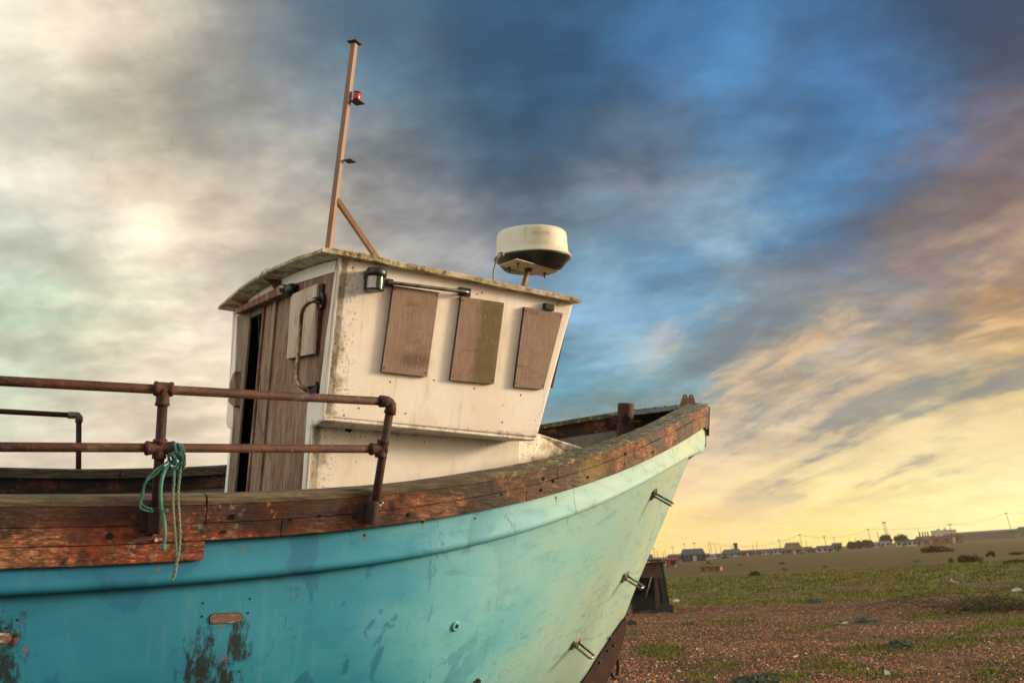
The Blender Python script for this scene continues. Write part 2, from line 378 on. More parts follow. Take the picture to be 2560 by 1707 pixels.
FK = stem[0][0]
def b2(f):
    if f < -1.8: return hb(f)-.05
    t = min(max(f/FK, 0), 1); return .03+1.78*(1-t**2.05)
hull = MB()
nv = 22; fst = srange(-4.7, FK-.001, .07)
for side in (-1, 1):
    # sheer panel: flat under the timber, full above the knuckle, turned under it
    def sec(f):
        ub, uk = u_bot(f)+.05, u_kn(f); h = ub-uk
        uk = max(uk, -.95-(FB-f)*(.145/(FB-FK))) if f > FK-.3 else uk; h = ub-uk; lp = max(0.0, min(1.0, (FB-.1-f)/.7))
        return [(-.05, ub+.02), (-.022, ub), (-.012, ub-h*.4), (.004*lp, ub-h*.7), (.018*lp, uk+.050), (.022*lp, uk+.028), (.016*lp-.003, uk+.010), (-.006, uk+.001), (-.025, uk+.001), (-.06-.12*max(0, (f-2.5)/1.7), uk+.012)]
    sweep(hull, srange(-4.7, FB-.005, .07), sec, side, True, False)
    vs = []
    for f in fst:
        s = min(max((f-.1)/3.3, 0), 1); s = s*s*(3-2*s)
        bt = b2(f); ut = u_kn(f)+.012; ul = u_stem(f) if f > sf[-1] else u_stem(f); D = ut-ul; kb = .035
        if ut <= ul+.002: D = .002; ul = ut-.002
        P0 = V(bt, ut); P3 = V(kb, ul)
        P1 = V(bt*((1-s)*1.06+s*.66), ut-D*((1-s)*.46+s*.36))
        P2 = V((1-s)*bt*.93+s*(kb+bt*.10), ul+D*((1-s)*.06+s*.36))
        for j in range(nv):
            t = j/(nv-1); p = P0*(1-t)**3+P1*3*t*(1-t)**2+P2*3*t*t*(1-t)+P3*t**3
            y = -max(p[0], .002)
            vs.append((f, CL+(y if side < 0 else -y), p[1]))
    n = len(fst); fc = []
    for i in range(n-1):
        for j in range(nv-1):
            q = (i*nv+j, i*nv+j+1, (i+1)*nv+j+1, (i+1)*nv+j); fc.append(q if side < 0 else q[::-1])
    hull.add(vs, fc, True)
# transom and stem face
tr = []
f = -4.7
bt = b2(f)
hull.add([(f, CL-bt, u_cap(f)), (f, CL+bt, u_cap(f)), (f, CL+bt*.9, -2.6), (f, CL+.04, u_stem(f)), (f, CL-.04, u_stem(f)), (f, CL-bt*.9, -2.6)], [(0, 1, 2, 3, 4, 5)])
hv = []; 
sp = [pl(1752,1068,1,CL), pl(1751,1115,1,CL)]+stem+[V(2.6,CL,-3.14), V(2.25,CL,-3.28), V(1.7,CL,-3.42)]
for i, p in enumerate(sp):
    wdt = .075 if i < 2 else (.03 if i < 12 else .035)
    hv += [(p[0]+.004, CL-wdt, p[2]), (p[0]+.012, CL, p[2]), (p[0]+.004, CL+wdt, p[2])]
hull.add(hv, [(i*3+j, i*3+j+1, i*3+j+4, i*3+j+3) for i in range(len(sp)-1) for j in range(2)], True)
HBVH = BVHTree.FromPolygons([Vector(v) for v in hull.v], hull.f)
def hh(x, y):
    r = unit(rb(x, y)); loc, nr, i, dist = HBVH.ray_cast(Vector(CAMB), Vector(r))
    if loc is None: return V(-1, -.5, -2), V(0, -1, 0)
    nr = np.array(nr); nr = nr if nr@r < 0 else -nr
    return np.array(loc), nr

# ------------------------------------------------------------------ materials of the boat
def m_hull(n):
    big = n.noise(1.1, 4, .6, st=(.8, .8, 1.3)); fine = n.noise(9, 6, .65, st=(.5, .5, 1.4)); x = n.sep(n.co())[0]
    bow_tone = n.m('ADD', n.m('MULTIPLY', n.sm(x, -1.2, 3.4, smooth=False), .85), n.m('MULTIPLY', n.m('SUBTRACT', big, .5), .55))  # paint paler and greyer towards the bow, varied by noise
    c = n.ramp(bow_tone, [(.0, S(4, 106, 138)), (.20, S(34, 136, 164)), (.38, S(94, 170, 184)), (.55, S(134, 184, 182)), (.75, S(152, 184, 172)), (1, S(166, 184, 162))])
    c = n.mix(n.m('MULTIPLY', n.sm(fine, .5, .72), .35), c, S(0, 108, 140))
    # brushed touch-up patches of fresher paint
    tp = n.noise(2.1, 6, .6, st=(1.2, 1.2, .6), dist=.6)
    c = n.mix(n.m('MULTIPLY', n.m('MULTIPLY', n.sm(tp, .54, .57), n.sm(x, 1.5, .1)), .72), c, S(0, 98, 134))
    # vertical chalky runs
    run = n.noise(7, 4, .6, st=(3, 3, .25)); c = n.mix(n.m('MULTIPLY', n.sm(run, .52, .75), .07), c, S(160, 185, 160))
    # short scuffs
    sc = n.noise(13, 3, .7, st=(1.0, 1.0, .35), dist=1.2); sm2 = n.noise(1.6, 2, .5, vec=n.sc((1, 1, 1), loc=(5, 2, 1)))
    c = n.mix(n.m('MULTIPLY', n.m('MULTIPLY', n.sm(sc, .70, .76), n.sm(sm2, .5, .62)), .7), c, S(28, 88, 105))
    # specks of lost paint
    v = n.voro(26); sel = n.noise(3.1, 2, .5)
    c = n.mix(n.m('MULTIPLY', n.m('MULTIPLY', n.sm(v, .10, .05), n.sm(sel, .58, .66)), .75), c, S(45, 40, 38))
    # algae below the scuppers
    br = n.m('MULTIPLY', n.m('SUBTRACT', n.noise(20, 8, .82, st=(1.5, 1.5, .6)), .5), 5.0)
    ms = []
    for (px, py, rx, rz) in ((500,1665,.11,.18),(590,1610,.075,.17),(520,1600,.04,.10),(560,1690,.10,.14),(8,1650,.09,.22)):
        p, _ = hh(px, py); ms.append(n.ball(p, (rx, .3, rz), .25, 1.0, br))
    al = n.mx(*ms); sc2 = n.noise(3.0, 5, .6, st=(1.4, 1.4, .9)); sl = n.m('ABSOLUTE', n.m('SUBTRACT', sc2, .5))
    c = n.mix(n.m('MULTIPLY', n.m('MULTIPLY', n.sm(sl, .007, .003), n.sm(n.noise(1.3, 2, .5, vec=n.sc((1, 1, 1), loc=(2, 9, 5))), .50, .62)), .55), c, S(20, 84, 112))
    c = n.mix(n.m('MULTIPLY', al, .95), c, n.mix(n.noise(30, 3), S(3, 9, 5), S(16, 32, 16)))
    # rust weeps below old fastenings
    rs = []
    for (px, py) in ((912,1335),(1057,1303),(1390,1243),(41,1585)):
        p, _ = hh(px, py); rs.append(n.ball(p-V(0, 0, .02), (.010, .2, .035), .1, 1.1)); rs.append(n.ball(p, (.013, .2, .013), .5, 1.0))
    c = n.mix(n.m('MULTIPLY', n.mx(*rs), .7), c, S(120, 72, 30))
    # chips down to red primer
    ch = []
    for (px, py, r) in ((62,1622,.022),(60,1640,.012),(562,1645,.018),(566,1652,.014),(396,1423,.018),(600,1363,.014),(610,1380,.012),(570,1372,.012),(552,1567,.02)):
        p, _ = hh(px, py); ch.append(n.ball(p, (r*.8, .2, r*.6), .5, .7, n.m('MULTIPLY', n.m('SUBTRACT', n.noise(90, 3, .7), .5), 2.2)))
    c = n.mix(n.mx(*ch), c, S(136, 66, 48))
    # crack in the sheer panel
    p, _ = hh(1440, 1270)
    g = n.m('ABSOLUTE', n.m('SUBTRACT', n.m('ADD', x, n.m('MULTIPLY', n.noise(8, 2), .02)), float(p[0])+.01))
    zz = n.sep(n.co())[2]
    ck = n.m('MULTIPLY', n.sm(g, .006, .002), n.m('MULTIPLY', n.sm(zz, float(p[2])-.13, float(p[2])-.1), n.sm(n.sep(n.co())[1], 1.0, .8)))
    c = n.mix(n.m('MULTIPLY', ck, .7), c, S(30, 80, 88))
    bump = n.m('ADD', n.noise(2.2, 3), n.m('MULTIPLY', n.noise(40, 4, .6), .12))
    return dict(color=c, rough=n.m('ADD', .50, n.m('MULTIPLY', fine, .3)), bump=(bump, .2, .03))
def m_white(n):
    big = n.noise(1.7, 5, .62); f = n.noise(14, 6, .7); x, y, z = n.sep(n.co())
    c = n.mix(n.sm(big, .35, .7), S(240, 237, 228), S(228, 219, 202))
    c = n.mix(n.m('MULTIPLY', n.sm(n.noise(5, 6, .7, st=(1, 1, .4)), .52, .75), .4), c, S(176, 158, 128))
    # black mildew specks gathered at edges
    near = n.mx(n.m('MULTIPLY', n.sm(x, .30, .02), n.sm(x, -.004, .02)), n.m('MULTIPLY', n.sm(x, 1.30, 1.68), n.sm(z, -.5, -.95)), n.m('MULTIPLY', n.m('MULTIPLY', n.sm(z, -.94, -1.0), n.sm(z, -1.16, -1.04)), .8))
    sp = n.m('MULTIPLY', n.sm(n.noise(55, 4, .75), .57, .66), n.sm(n.m('ADD', near, n.m('MULTIPLY', n.m('SUBTRACT', n.noise(6, 4, .7), .5), 1.4)), .28, .75))
    c = n.mix(n.m('MULTIPLY', sp, .9), c, S(58, 48, 28))
    gr = n.m('MULTIPLY', n.sm(n.m('ADD', near, n.m('MULTIPLY', n.m('SUBTRACT', n.noise(9, 6, .7), .5), 2)), .75, 1.25), .75)
    c = n.mix(gr, c, S(104, 92, 42))
    v = n.voro(14, rnd=1); c = n.mix(n.m('MULTIPLY', n.m('MULTIPLY', n.sm(v, .085, .05), n.sm(n.noise(4, 2), .5, .6)), .85), c, S(74, 42, 26))
    run = n.noise(10, 5, .65, st=(3, 3, .16)); c = n.mix(n.m('MULTIPLY', n.sm(run, .54, .78), .35), c, S(160, 138, 104))
    return dict(color=c, rough=.62, bump=(n.m('ADD', n.noise(3, 2), n.m('MULTIPLY', n.noise(70, 5, .7), .25)), .35, .012))
def m_roof(n):
    b = n.noise(6, 7, .72); f = n.noise(28, 5, .7)
    c = n.mix(n.sm(b, .3, .6), S(206, 198, 172), S(170, 156, 118))
    x = n.sep(n.co())[0]
    c = n.mix(n.m('MULTIPLY', n.sm(f, .45, .6), n.sm(b, .42, .58)), c, S(92, 84, 30))
    c = n.mix(n.m('MULTIPLY', n.sm(n.noise(13, 6, .75), .60, .68), .9), c, S(40, 28, 14))
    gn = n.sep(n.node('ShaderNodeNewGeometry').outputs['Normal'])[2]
    c = n.mix(n.m('MULTIPLY', n.sm(gn, -.3, -.6), n.sm(b, .62, .5)), c, n.mix(n.m('MULTIPLY', n.sm(f, .48, .62), .6), S(232, 224, 200), S(150, 136, 92)))  # underside painted near-white to make up for the little light bounced there
    return dict(color=c, rough=.85, bump=(n.m('ADD', b, n.m('MULTIPLY', f, .5)), .8, .02))
def m_ply(n, a=S(152, 120, 94), b=S(98, 66, 48), green=None):
    g = n.noise(11, 6, .65, st=(7, 7, .35)); g2 = n.noise(3, 5, .65, st=(2.2, 2.2, .6))
    c = n.mix(n.sm(g, .35, .68), b, a); c = n.mix(n.m('MULTIPLY', n.sm(g2, .48, .62), .7), c, S(160, 136, 114))
    c = n.mix(n.m('MULTIPLY', n.sm(n.noise(26, 6, .8, st=(3, 3, .4)), .54, .64), .6), c, S(188, 168, 146))
    c = n.mix(n.m('MULTIPLY', n.sm(n.noise(3.5, 6, .75, st=(1, 1, .5)), .50, .64), .6), c, S(72, 42, 30))
    return dict(color=c, rough=.82, bump=(g, .5, .008))
def m_board(n):
    g = n.m('ADD', n.m('MULTIPLY', n.noise(13, 6, .7, st=(5, 5, .5)), .55), n.m('MULTIPLY', n.noise(9, 6, .7), .45)); g2 = n.noise(3.6, 6, .68)
    c = n.mix(n.sm(g, .3, .7), S(128, 106, 92), S(154, 132, 116)); c = n.mix(n.m('MULTIPLY', n.sm(g2, .48, .72), .5), c, S(116, 88, 74))
    pg = plp(1215, 850, (0, 0, 0), SIDEN)
    st = n.noise(9, 5, .6, st=(3, 3, .3)); x, y, z = n.sep(n.co())
    gm = n.m('ABSOLUTE', n.m('SUBTRACT', x, float(pg[0])))
    gm = n.sm(n.m('ADD', gm, n.m('MULTIPLY', n.m('SUBTRACT', st, .5), .16)), .13, .04)
    c = n.mix(n.m('MULTIPLY', gm, .85), c, n.mix(n.noise(20, 5), S(82, 72, 22), S(104, 92, 44)))
    p1 = plp(1035, 900, (0, 0, 0), SIDEN)
    dk = n.ball(p1, (.17, .3, .07), .2, 1.1, n.m('MULTIPLY', n.m('SUBTRACT', n.noise(22, 5, .7, st=(3, 3, .4)), .5), 2))
    c = n.mix(n.m('MULTIPLY', dk, .6), c, S(70, 44, 32))
    c = n.mix(n.m('MULTIPLY', n.sm(n.noise(30, 6, .8, st=(3, 3, .5)), .57, .66), .5), c, S(190, 170, 152))
    c = n.mix(n.m('MULTIPLY', n.sm(n.noise(5, 6, .7, st=(.6, .6, 1.6)), .53, .66), .5), c, S(92, 70, 58))
    return dict(color=c, rough=.8, bump=(g, .5, .006))
def m_timber(n, kind=0):
    # weathered rubbing timbers: dark wet wood, bare pinkish wood, red rust stain, old paint flecks
    x, y, z = n.sep(n.co()); L = lambda a, b, c: n.sc((1, 1, 1), loc=(a, b, c))
    g = n.noise(9, 8, .72, st=(.5, 1.2, 5)); big = n.noise(2.3, 6, .62, st=(.7, .7, 1.8)); mid = n.noise(7, 7, .72); fine = n.noise(38, 5, .75, st=(.5, 1, 1.6))
    aft = n.sm(x, 1.1, -.5)
    c = n.mix(n.sm(g, .32, .68), S(30, 19, 12), S(78, 52, 34))
    # bare wood
    c = n.mix(n.m('MULTIPLY', n.sm(n.m('ADD', big, n.m('MULTIPLY', mid, .6)), .74, .86), .95), c, n.mix(n.sm(fine, .35, .62), S(88, 66, 48), S(160, 128, 102)))
    # orange and red stain
    rd = n.m('ADD', n.noise(2.4, 5, .62, vec=L(3, 7, 2)), n.m('MULTIPLY', n.m('SUBTRACT', mid, .5), .5))
    c = n.mix(n.m('MULTIPLY', n.m('MULTIPLY', n.sm(rd, .45, .59), aft), .9), c, n.ramp(n.noise(6, 7, .75, vec=L(8, 2, 1)), [(.3, S(50, 20, 10)), (.45, S(96, 42, 20)), (.55, S(146, 84, 42)), (.62, S(110, 60, 34)), (.7, S(140, 40, 18))]))
    c = n.mix(n.m('MULTIPLY', n.m('MULTIPLY', n.sm(fine, .5, .66), n.sm(n.noise(2.9, 5, .65, vec=L(9, 1, 4)), .48, .60)), n.sm(x, 1.6, -.2, .35, .8)), c, S(206, 168, 140))
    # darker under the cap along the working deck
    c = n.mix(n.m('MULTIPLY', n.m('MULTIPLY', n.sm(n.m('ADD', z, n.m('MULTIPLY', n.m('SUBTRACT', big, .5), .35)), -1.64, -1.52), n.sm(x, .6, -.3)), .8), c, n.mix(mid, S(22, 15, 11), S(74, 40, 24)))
    # black wet patches
    c = n.mix(n.m('MULTIPLY', n.m('MULTIPLY', n.sm(n.m('ADD', n.noise(2.6, 6, .65, vec=L(1, 1, 9)), n.m('MULTIPLY', n.m('SUBTRACT', mid, .5), .4)), .50, .62), n.sm(x, 2.2, -.2, .35, 1)), .93), c, S(20, 13, 9))
    # flecks of old blue grey paint
    c = n.mix(n.m('MULTIPLY', n.m('MULTIPLY', n.sm(n.noise(24, 6, .8, vec=L(2, 8, 4)), .54, .62), n.sm(n.noise(3.2, 3, .6, vec=L(6, 6, 1)), .53, .62)), n.m('MULTIPLY', aft, .8)), c, S(118, 146, 142))
    c = n.mix(n.m('MULTIPLY', n.m('MULTIPLY', n.sm(n.noise(30, 5, .8, vec=L(4, 1, 7)), .58, .64), n.sm(n.noise(2.6, 3, .6, vec=L(2, 3, 8)), .55, .62)), .8), c, S(176, 132, 40))
    mo = n.m('MULTIPLY', n.sm(n.noise(4.2, 6, .7, vec=L(4, 4, 4)), .46, .62), n.sm(x, -.3, 1.6))
    c = n.mix(n.m('MULTIPLY', mo, .75), c, n.mix(mid, S(48, 38, 12), S(112, 88, 32)))
    pm = plp(1470, 1180, (1.7, -.2, -1.2), V(.25, -1, 0))
    ml = n.ball(pm, (.22, .5, .16), .2, 1.1, n.m('MULTIPLY', n.m('SUBTRACT', n.noise(24, 6, .75), .5), 3))
    c = n.mix(n.m('MULTIPLY', ml, .8), c, S(124, 116, 42))
    gm_ = n.node('ShaderNodeGamma'); n.put(gm_.inputs[0], c); gm_.inputs[1].default_value = 1.38; c = n.mix(1.0, gm_.outputs[0], (1.50, 1.34, 1.25, 1), 'MULTIPLY')
    ck = n.sm(n.noise(16, 5, .6, st=(.15, .6, 5)), .33, .28)
    c = n.mix(n.m('MULTIPLY', ck, .85), c, S(10, 7, 5))
    return dict(color=c, rough=n.sm(big, .3, .7, .55, .85), bump=(n.m('ADD', n.m('ADD', g, n.m('MULTIPLY', mid, .8)), n.m('MULTIPLY', fine, .4)), .9, .012))
def m_cap(n):
    g = n.noise(10, 7, .7, st=(.5, 1.5, 5)); x, y, z = n.sep(n.co())
    c = n.mix(n.sm(g, .3, .7), S(54, 44, 32), S(112, 100, 80))
    c = n.mix(n.sm(x, .8, 2.2, 0, .55), c, S(78, 84, 84))
    c = n.mix(n.m('MULTIPLY', n.sm(n.noise(4, 5, .65), .5, .65), .6), c, S(58, 52, 26))
    li = n.m('MULTIPLY', n.sm(n.noise(19, 6, .72), .525, .59), n.sm(n.m('ADD', x, n.m('MULTIPLY', n.m('SUBTRACT', n.noise(2.5, 3), .5), 3.5)), .5, 1.8))
    c = n.mix(n.m('MULTIPLY', li, .9), c, n.mix(n.sm(n.noise(6, 3), .45, .6), S(140, 150, 92), S(176, 160, 48)))
    c = n.mix(n.m('MULTIPLY', n.sm(n.noise(34, 4, .8), .66, .70), .8), c, S(190, 188, 168))
    return dict(color=c, rough=.85, bump=(n.m('ADD', g, n.m('MULTIPLY', n.noise(30, 5, .7), .6)), .9, .01))
def m_rust(n):
    b = n.noise(7, 6, .7); f = n.noise(45, 5, .7)
    c = n.mix(n.sm(b, .35, .65), S(38, 18, 12), S(72, 36, 22)); c = n.mix(n.m('MULTIPLY', n.sm(f, .52, .7), .6), c, S(122, 62, 30))
    c = n.mix(n.m('MULTIPLY', n.sm(n.noise(9, 5, .7, vec=n.sc((1, 1, 1), loc=(3, 3, 3))), .58, .68), .5), c, S(96, 92, 76))
    return dict(color=c, rough=.72, bump=(n.m('ADD', b, f), .9, .006))
def m_rustdark(n):
    b = n.noise(9, 6, .7); f = n.noise(50, 5, .7)
    c = n.mix(n.sm(b, .35, .65), S(34, 16, 10), S(62, 27, 15)); c = n.mix(n.m('MULTIPLY', n.sm(f, .55, .7), .5), c, S(140, 66, 30))
    return dict(color=c, rough=.75, bump=(f, .8, .006))
def m_mast(n):
    b = n.noise(8, 5, .6, st=(1, 1, .3)); f = n.noise(40, 4, .7)
    c = n.mix(n.sm(b, .35, .7), S(140, 108, 84), S(116, 88, 68)); c = n.mix(n.m('MULTIPLY', n.sm(f, .62, .7), .7), c, S(84, 40, 22))
    return dict(color=c, rough=.6, bump=(f, .3, .003))
def plain(c, c2=None, sc=20, rough=.6, metal=0.0, bump=.2):
    def fn(n):
        f = n.noise(sc, 5, .65); d = dict(color=n.mix(n.sm(f, .35, .7), c, c2 or tuple(v*.7 for v in c[:3])), rough=rough, bump=(f, bump, .003))
        if metal: d['metal'] = metal
        return d
    return fn
# side wall plane
SIDEN = unit(np.cross(V(1, 0, 0), V(0, .074, -.983)))
MAT = dict(
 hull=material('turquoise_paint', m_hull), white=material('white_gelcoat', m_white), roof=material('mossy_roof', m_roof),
 ply=material('weathered_plywood', m_ply), board=material('window_board_wood', m_board), timber=material('old_timber', m_timber),
 cap=material('cap_timber', m_cap), rust=material('rusty_pipe', m_rust), rustd=material('dark_rust', m_rustdark), mast=material('mast_paint', m_mast),
 greywood=material('grey_wood', lambda n: m_ply(n, S(140, 122, 100), S(104, 84, 66))), redwood=material('red_wood', lambda n: m_ply(n, S(130, 72, 44), S(84, 40, 24))),
 pale=material('pale_board', lambda n: m_ply(n, S(206, 190, 168), S(184, 166, 142))),
 edge=material('board_edge', plain(S(74, 44, 32), S(50, 30, 22), 30, .85)),
 black=material('black_plastic', plain(S(16, 17, 20), S(30, 30, 32), 30, .4)), chrome=material('worn_steel', plain(S(150, 146, 140), S(96, 84, 72), 26, .32, .9)),
 steel=material('galvanised', plain(S(118, 118, 114), S(70, 62, 56), 18, .5, .6)), handle=material('stained_chrome', plain(S(150, 132, 104), S(84, 62, 38), 24, .35, .85)),
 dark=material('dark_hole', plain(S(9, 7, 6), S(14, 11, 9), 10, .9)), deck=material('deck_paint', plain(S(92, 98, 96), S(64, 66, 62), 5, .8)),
 plate=material('pale_plate', plain(S(176, 164, 142), S(150, 132, 108), 9, .6)), bolt=material('galvanised_bolt', plain(S(186, 196, 194), S(150, 160, 160), 30, .5)),
 tealplate=material('painted_plate', plain(S(150, 134, 116), S(64, 110, 112), 30, .6, .3)))

# ------------------------------------------------------------------ hull, deck, timbers
def inside(f, u):                                # half breadth of the hull skin at this station and height
    loc, nr, i, dist = HBVH.ray_cast(Vector((f, CL, u)), Vector((0, -1, 0)))
    return (CL-loc[1]) if loc is not None else .02
udeck = lambda f: min(-2.05, u_bot(f)-.42) + .5*max(0, f-1.8)**1.2*.55
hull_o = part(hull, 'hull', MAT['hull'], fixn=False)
inner = MB()
for side in (-1, 1):
    sweep(inner, srange(-4.6, FB-.30, .1), lambda f: [(-.075, u_bot(f)+.12), (-.09-.12*max(0, f-1.5)/2.5, u_kn(f)+.03), (min(-.12, inside(f, udeck(f))-.09-hb(f)), udeck(f)-.02)], side, True, False)
part(inner, 'bulwark_lining', material('lining_paint', plain(S(128, 128, 118), S(98, 92, 76), 6, .8)))
dk = MB(); rows = [f for f in srange(-4.65, FB-.3, .15)]
dv = []
for f in rows:
    w_ = max(.01, inside(f, udeck(f))-.05); dv += [(f, CL-w_, udeck(f)), (f, CL+w_, udeck(f))]
dk.add(dv, [(2*i, 2*i+1, 2*i+3, 2*i+2) for i in range(len(rows)-1)])
part(dk, 'deck', MAT['deck'])
def taper(f): return .045-.030*max(0, min(1, (f-.8)/2.0))
def board_sec(top, bot, t0, t1, s):
    def sec(f):
        w1 = wob(f, s, .004); a, b = top(f)-.001, bot(f)+.001+wob(f*2, s+3, .0015)
        return [(t0, a), (t0, b), (t1-.003+w1, b), (t1+w1, b+.0035), (t1+w1, a-.0035), (t1-.003+w1, a)]
    return sec
for side in (-1, 1):
    lab = 'starboard' if side < 0 else 'port'
    mb = MB()
    def capsec(f):
        u, h, w1 = u_cap(f), taper(f), wob(f, side*3, .004)
        return [(-.165, u-.03), (-.165, u+h-.008+w1), (-.155, u+h+w1), (-.02, u+h+w1), (.012, u+h-.005+w1), (.032, u+h*.5), (.030, u+.001), (-.02, u+.001)]
    sweep(mb, srange(-4.7, -.76, .06), capsec, side); part(mb, 'cap_rail', MAT['cap'])
    mb = MB(); sweep(mb, srange(-.75, 1.72, .06), capsec, side); part(mb, 'cap_rail', MAT['cap'])
    mb = MB(); sweep(mb, srange(1.725, FB-.06, .06), capsec, side); part(mb, 'cap_rail', MAT['cap'])
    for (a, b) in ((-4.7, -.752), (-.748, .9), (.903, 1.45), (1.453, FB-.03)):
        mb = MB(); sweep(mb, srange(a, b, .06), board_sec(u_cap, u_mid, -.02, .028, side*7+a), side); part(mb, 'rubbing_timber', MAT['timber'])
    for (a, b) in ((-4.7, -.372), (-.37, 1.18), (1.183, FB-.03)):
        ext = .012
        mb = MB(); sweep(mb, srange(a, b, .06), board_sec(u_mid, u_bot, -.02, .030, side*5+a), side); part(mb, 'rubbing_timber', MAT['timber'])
    # extra wearing board low down along the working deck
    mb = MB(); sweep(mb, srange(-4.7, -.745, .06), board_sec(lambda f: u_bot(f)-.001, lambda f: u_bot(f)-.092+.02*max(0,-1.7-f)*0, -.005, .026, side*2), side)
    part(mb, 'wearing_board', MAT['timber'])
    # inside of the bulwark
    mb = MB(); sweep(mb, srange(-4.6, FB-.12, .08), lambda f: [(-.115, u_cap(f)-.004), (-.055, u_cap(f)-.004), (-.055, u_bot(f)+.03), (-.115+wob(f, 4, .003), u_bot(f)+.03)], side)
    part(mb, 'inner_timber', MAT['timber'])
# bolt holes in the timbers: flat dark discs painting the shade of the sockets
def disc(px, py, r, name='bolt_hole_disc', mat='dark', h=.004, off=.0):
    P = hitplan(px, py, .029); e = .02; a = V(P[0]-e, CL-hb(P[0]-e), 0); b = V(P[0]+e, CL-hb(P[0]+e), 0)
    t = unit(b-a); nr = V(t[1], -t[0], 0)
    mb = MB(); mb.lathe(P-nr*.012, nr, [(r, 0), (r, .0165+h), (r*.8, .018+h), (r*.5, .018+h)], 14, False)
    part(mb, name, MAT[mat])
for x, y, r in ((274,1339,.016),(586,1290,.013),(560,1328,.011),(886,1292,.016),(1021,1285,.012),(1352,1224,.011),(1382,1202,.012),(1358,1196,.010),
                (1562,1134,.010),(1559,1160,.009),(1630,1130,.009),(1687,1101,.008),(1728,1074,.007),(1733,1049,.007),(1468,1192,.009),(802,1289,.008),(729,1297,.007),(1253,1235,.007)):
    disc(x, y, r)
for x, y in ((366,1294),(386,1332),(389,1349)): disc(x, y, .011 if y < 1340 else .008, 'bolt_head', 'bolt', .006)
# stem head
mb = MB(); tp = pl(1764, 1008, 1, CL); bt = pl(1764, 1080, 1, CL)
poly = [(FB-.13, CL-.02, -.58), (FB-.05, CL-.125, -.58), (tp[0]-.005, CL-.055, -.565), (tp[0]-.005, CL+.055, -.565), (FB-.05, CL+.125, -.58), (FB-.13, CL+.02, -.58)]
mb.prism([V(*p)-V(0, 0, .22) for p in poly], (0, 0, .225)); part(mb, 'stem_head', MAT['timber'], bevel=.008)
mb = MB(); mb.prism([(tp[0]-.006, CL-.055, -.85), (tp[0]+.006, CL-.055, -.85), (tp[0]+.010, CL-.055, -.57), (tp[0]-.006, CL-.055, -.565)], (0, .11, 0)); part(mb, 'stem_strap', MAT['rustd'], bevel=.002)
# steel stem plate with rivets and twin lugs
up = lambda f: u_cap(f)+taper(f)+.012
mb = MB(); P = []
for f in srange(3.45, FB-.02, .12): P.append((f, CL-max(.04, hb(f)-.10-.0*(f)), up(f)))
Q = [(p[0], 2*CL-p[1], p[2]) for p in P]
P2 = [(3.45, CL-hb(3.45)+.55, up(3.45))] + P[1:] + [(tp[0], CL-.06, up(FB-.05)), (tp[0], CL+.06, up(FB-.05))] + Q[1:][::-1] + [(3.45, CL+hb(3.45)-.12, up(3.45))]
L_ = len(P2); half = []
mb2 = MB(); vs = []
for f in srange(3.42, tp[0]-.005, .08):
    w_ = max(.06, min(hb(min(f, FB-.02))-.03, .75)); w0 = w_*min(1, (f-3.40)/.25+.02)
    vs += [(f, CL-w0*.55 if f < 3.8 else CL-w_*.8, up(min(f, FB-.03))), (f, CL+w_, up(min(f, FB-.03)))]
n_ = len(vs)//2
mb2.add(vs+[(a, b, c-.006) for a, b, c in vs], [(2*i, 2*i+1, 2*i+3, 2*i+2) for i in range(n_-1)]+[(2*n_+2*i, 2*n_+2*i+2, 2*n_+2*i+3, 2*n_+2*i+1) for i in range(n_-1)]
  + [(2*i, 2*i+2, 2*n_+2*i+2, 2*n_+2*i) for i in range(n_-1)]+[(2*i+1, 2*n_+2*i+1, 2*n_+2*i+3, 2*i+3) for i in range(n_-1)]+[(0, 2*n_, 2*n_+1, 1), (2*n_-2, 2*n_-1, 4*n_-1, 4*n_-2)])
plate = part(mb2, 'stem_plate', MAT['steel'])
for i in range(1, n_):
    for q in (vs[2*i], vs[2*i+1]):
        s_ = 1 if q[1] < CL else -1; mb = MB(); mb.lathe((q[0], q[1]+s_*.03, q[2]), (0, 0, 1), [(.009, 0), (.008, .005), (.003, .008)], 8); mb.build('rivet', MAT['rustd'], plate)
for px in (1713, 1727):
    a = pl(px, 1014, 1, CL); t_ = pl(px, 982, 1, CL); hgt = t_[2]-a[2]
    mb = MB(); wv = .060; x0 = a[0]; z0 = a[2]-.02
    # lugs stand athwart the stem: trapezoid with a round head
    y0 = CL+(.004 if px < 1720 else -.004)
    prof = [(-wv, 0), (-wv*.42, hgt*.82)] + [(-wv*.42*math.cos(k*math.pi/8), hgt*.86+wv*.42*math.sin(k*math.pi/8)) for k in range(1, 8)] + [(wv*.42, hgt*.82), (wv, 0)]
    mb.prism([(x0+q[0]*.78, y0-q[0]*.60, z0+q[1]) for q in prof], (.008, .012, 0))
    lug = part(mb, 'lug', MAT['mast'], bevel=.002)
    mb = MB(); mb.lathe((x0, y0, z0+hgt*.86), (-.61, -.79, 0), [(.008, -.004), (.008, .004)], 10, False); mb.build('pin_hole', MAT['bolt'], lug)
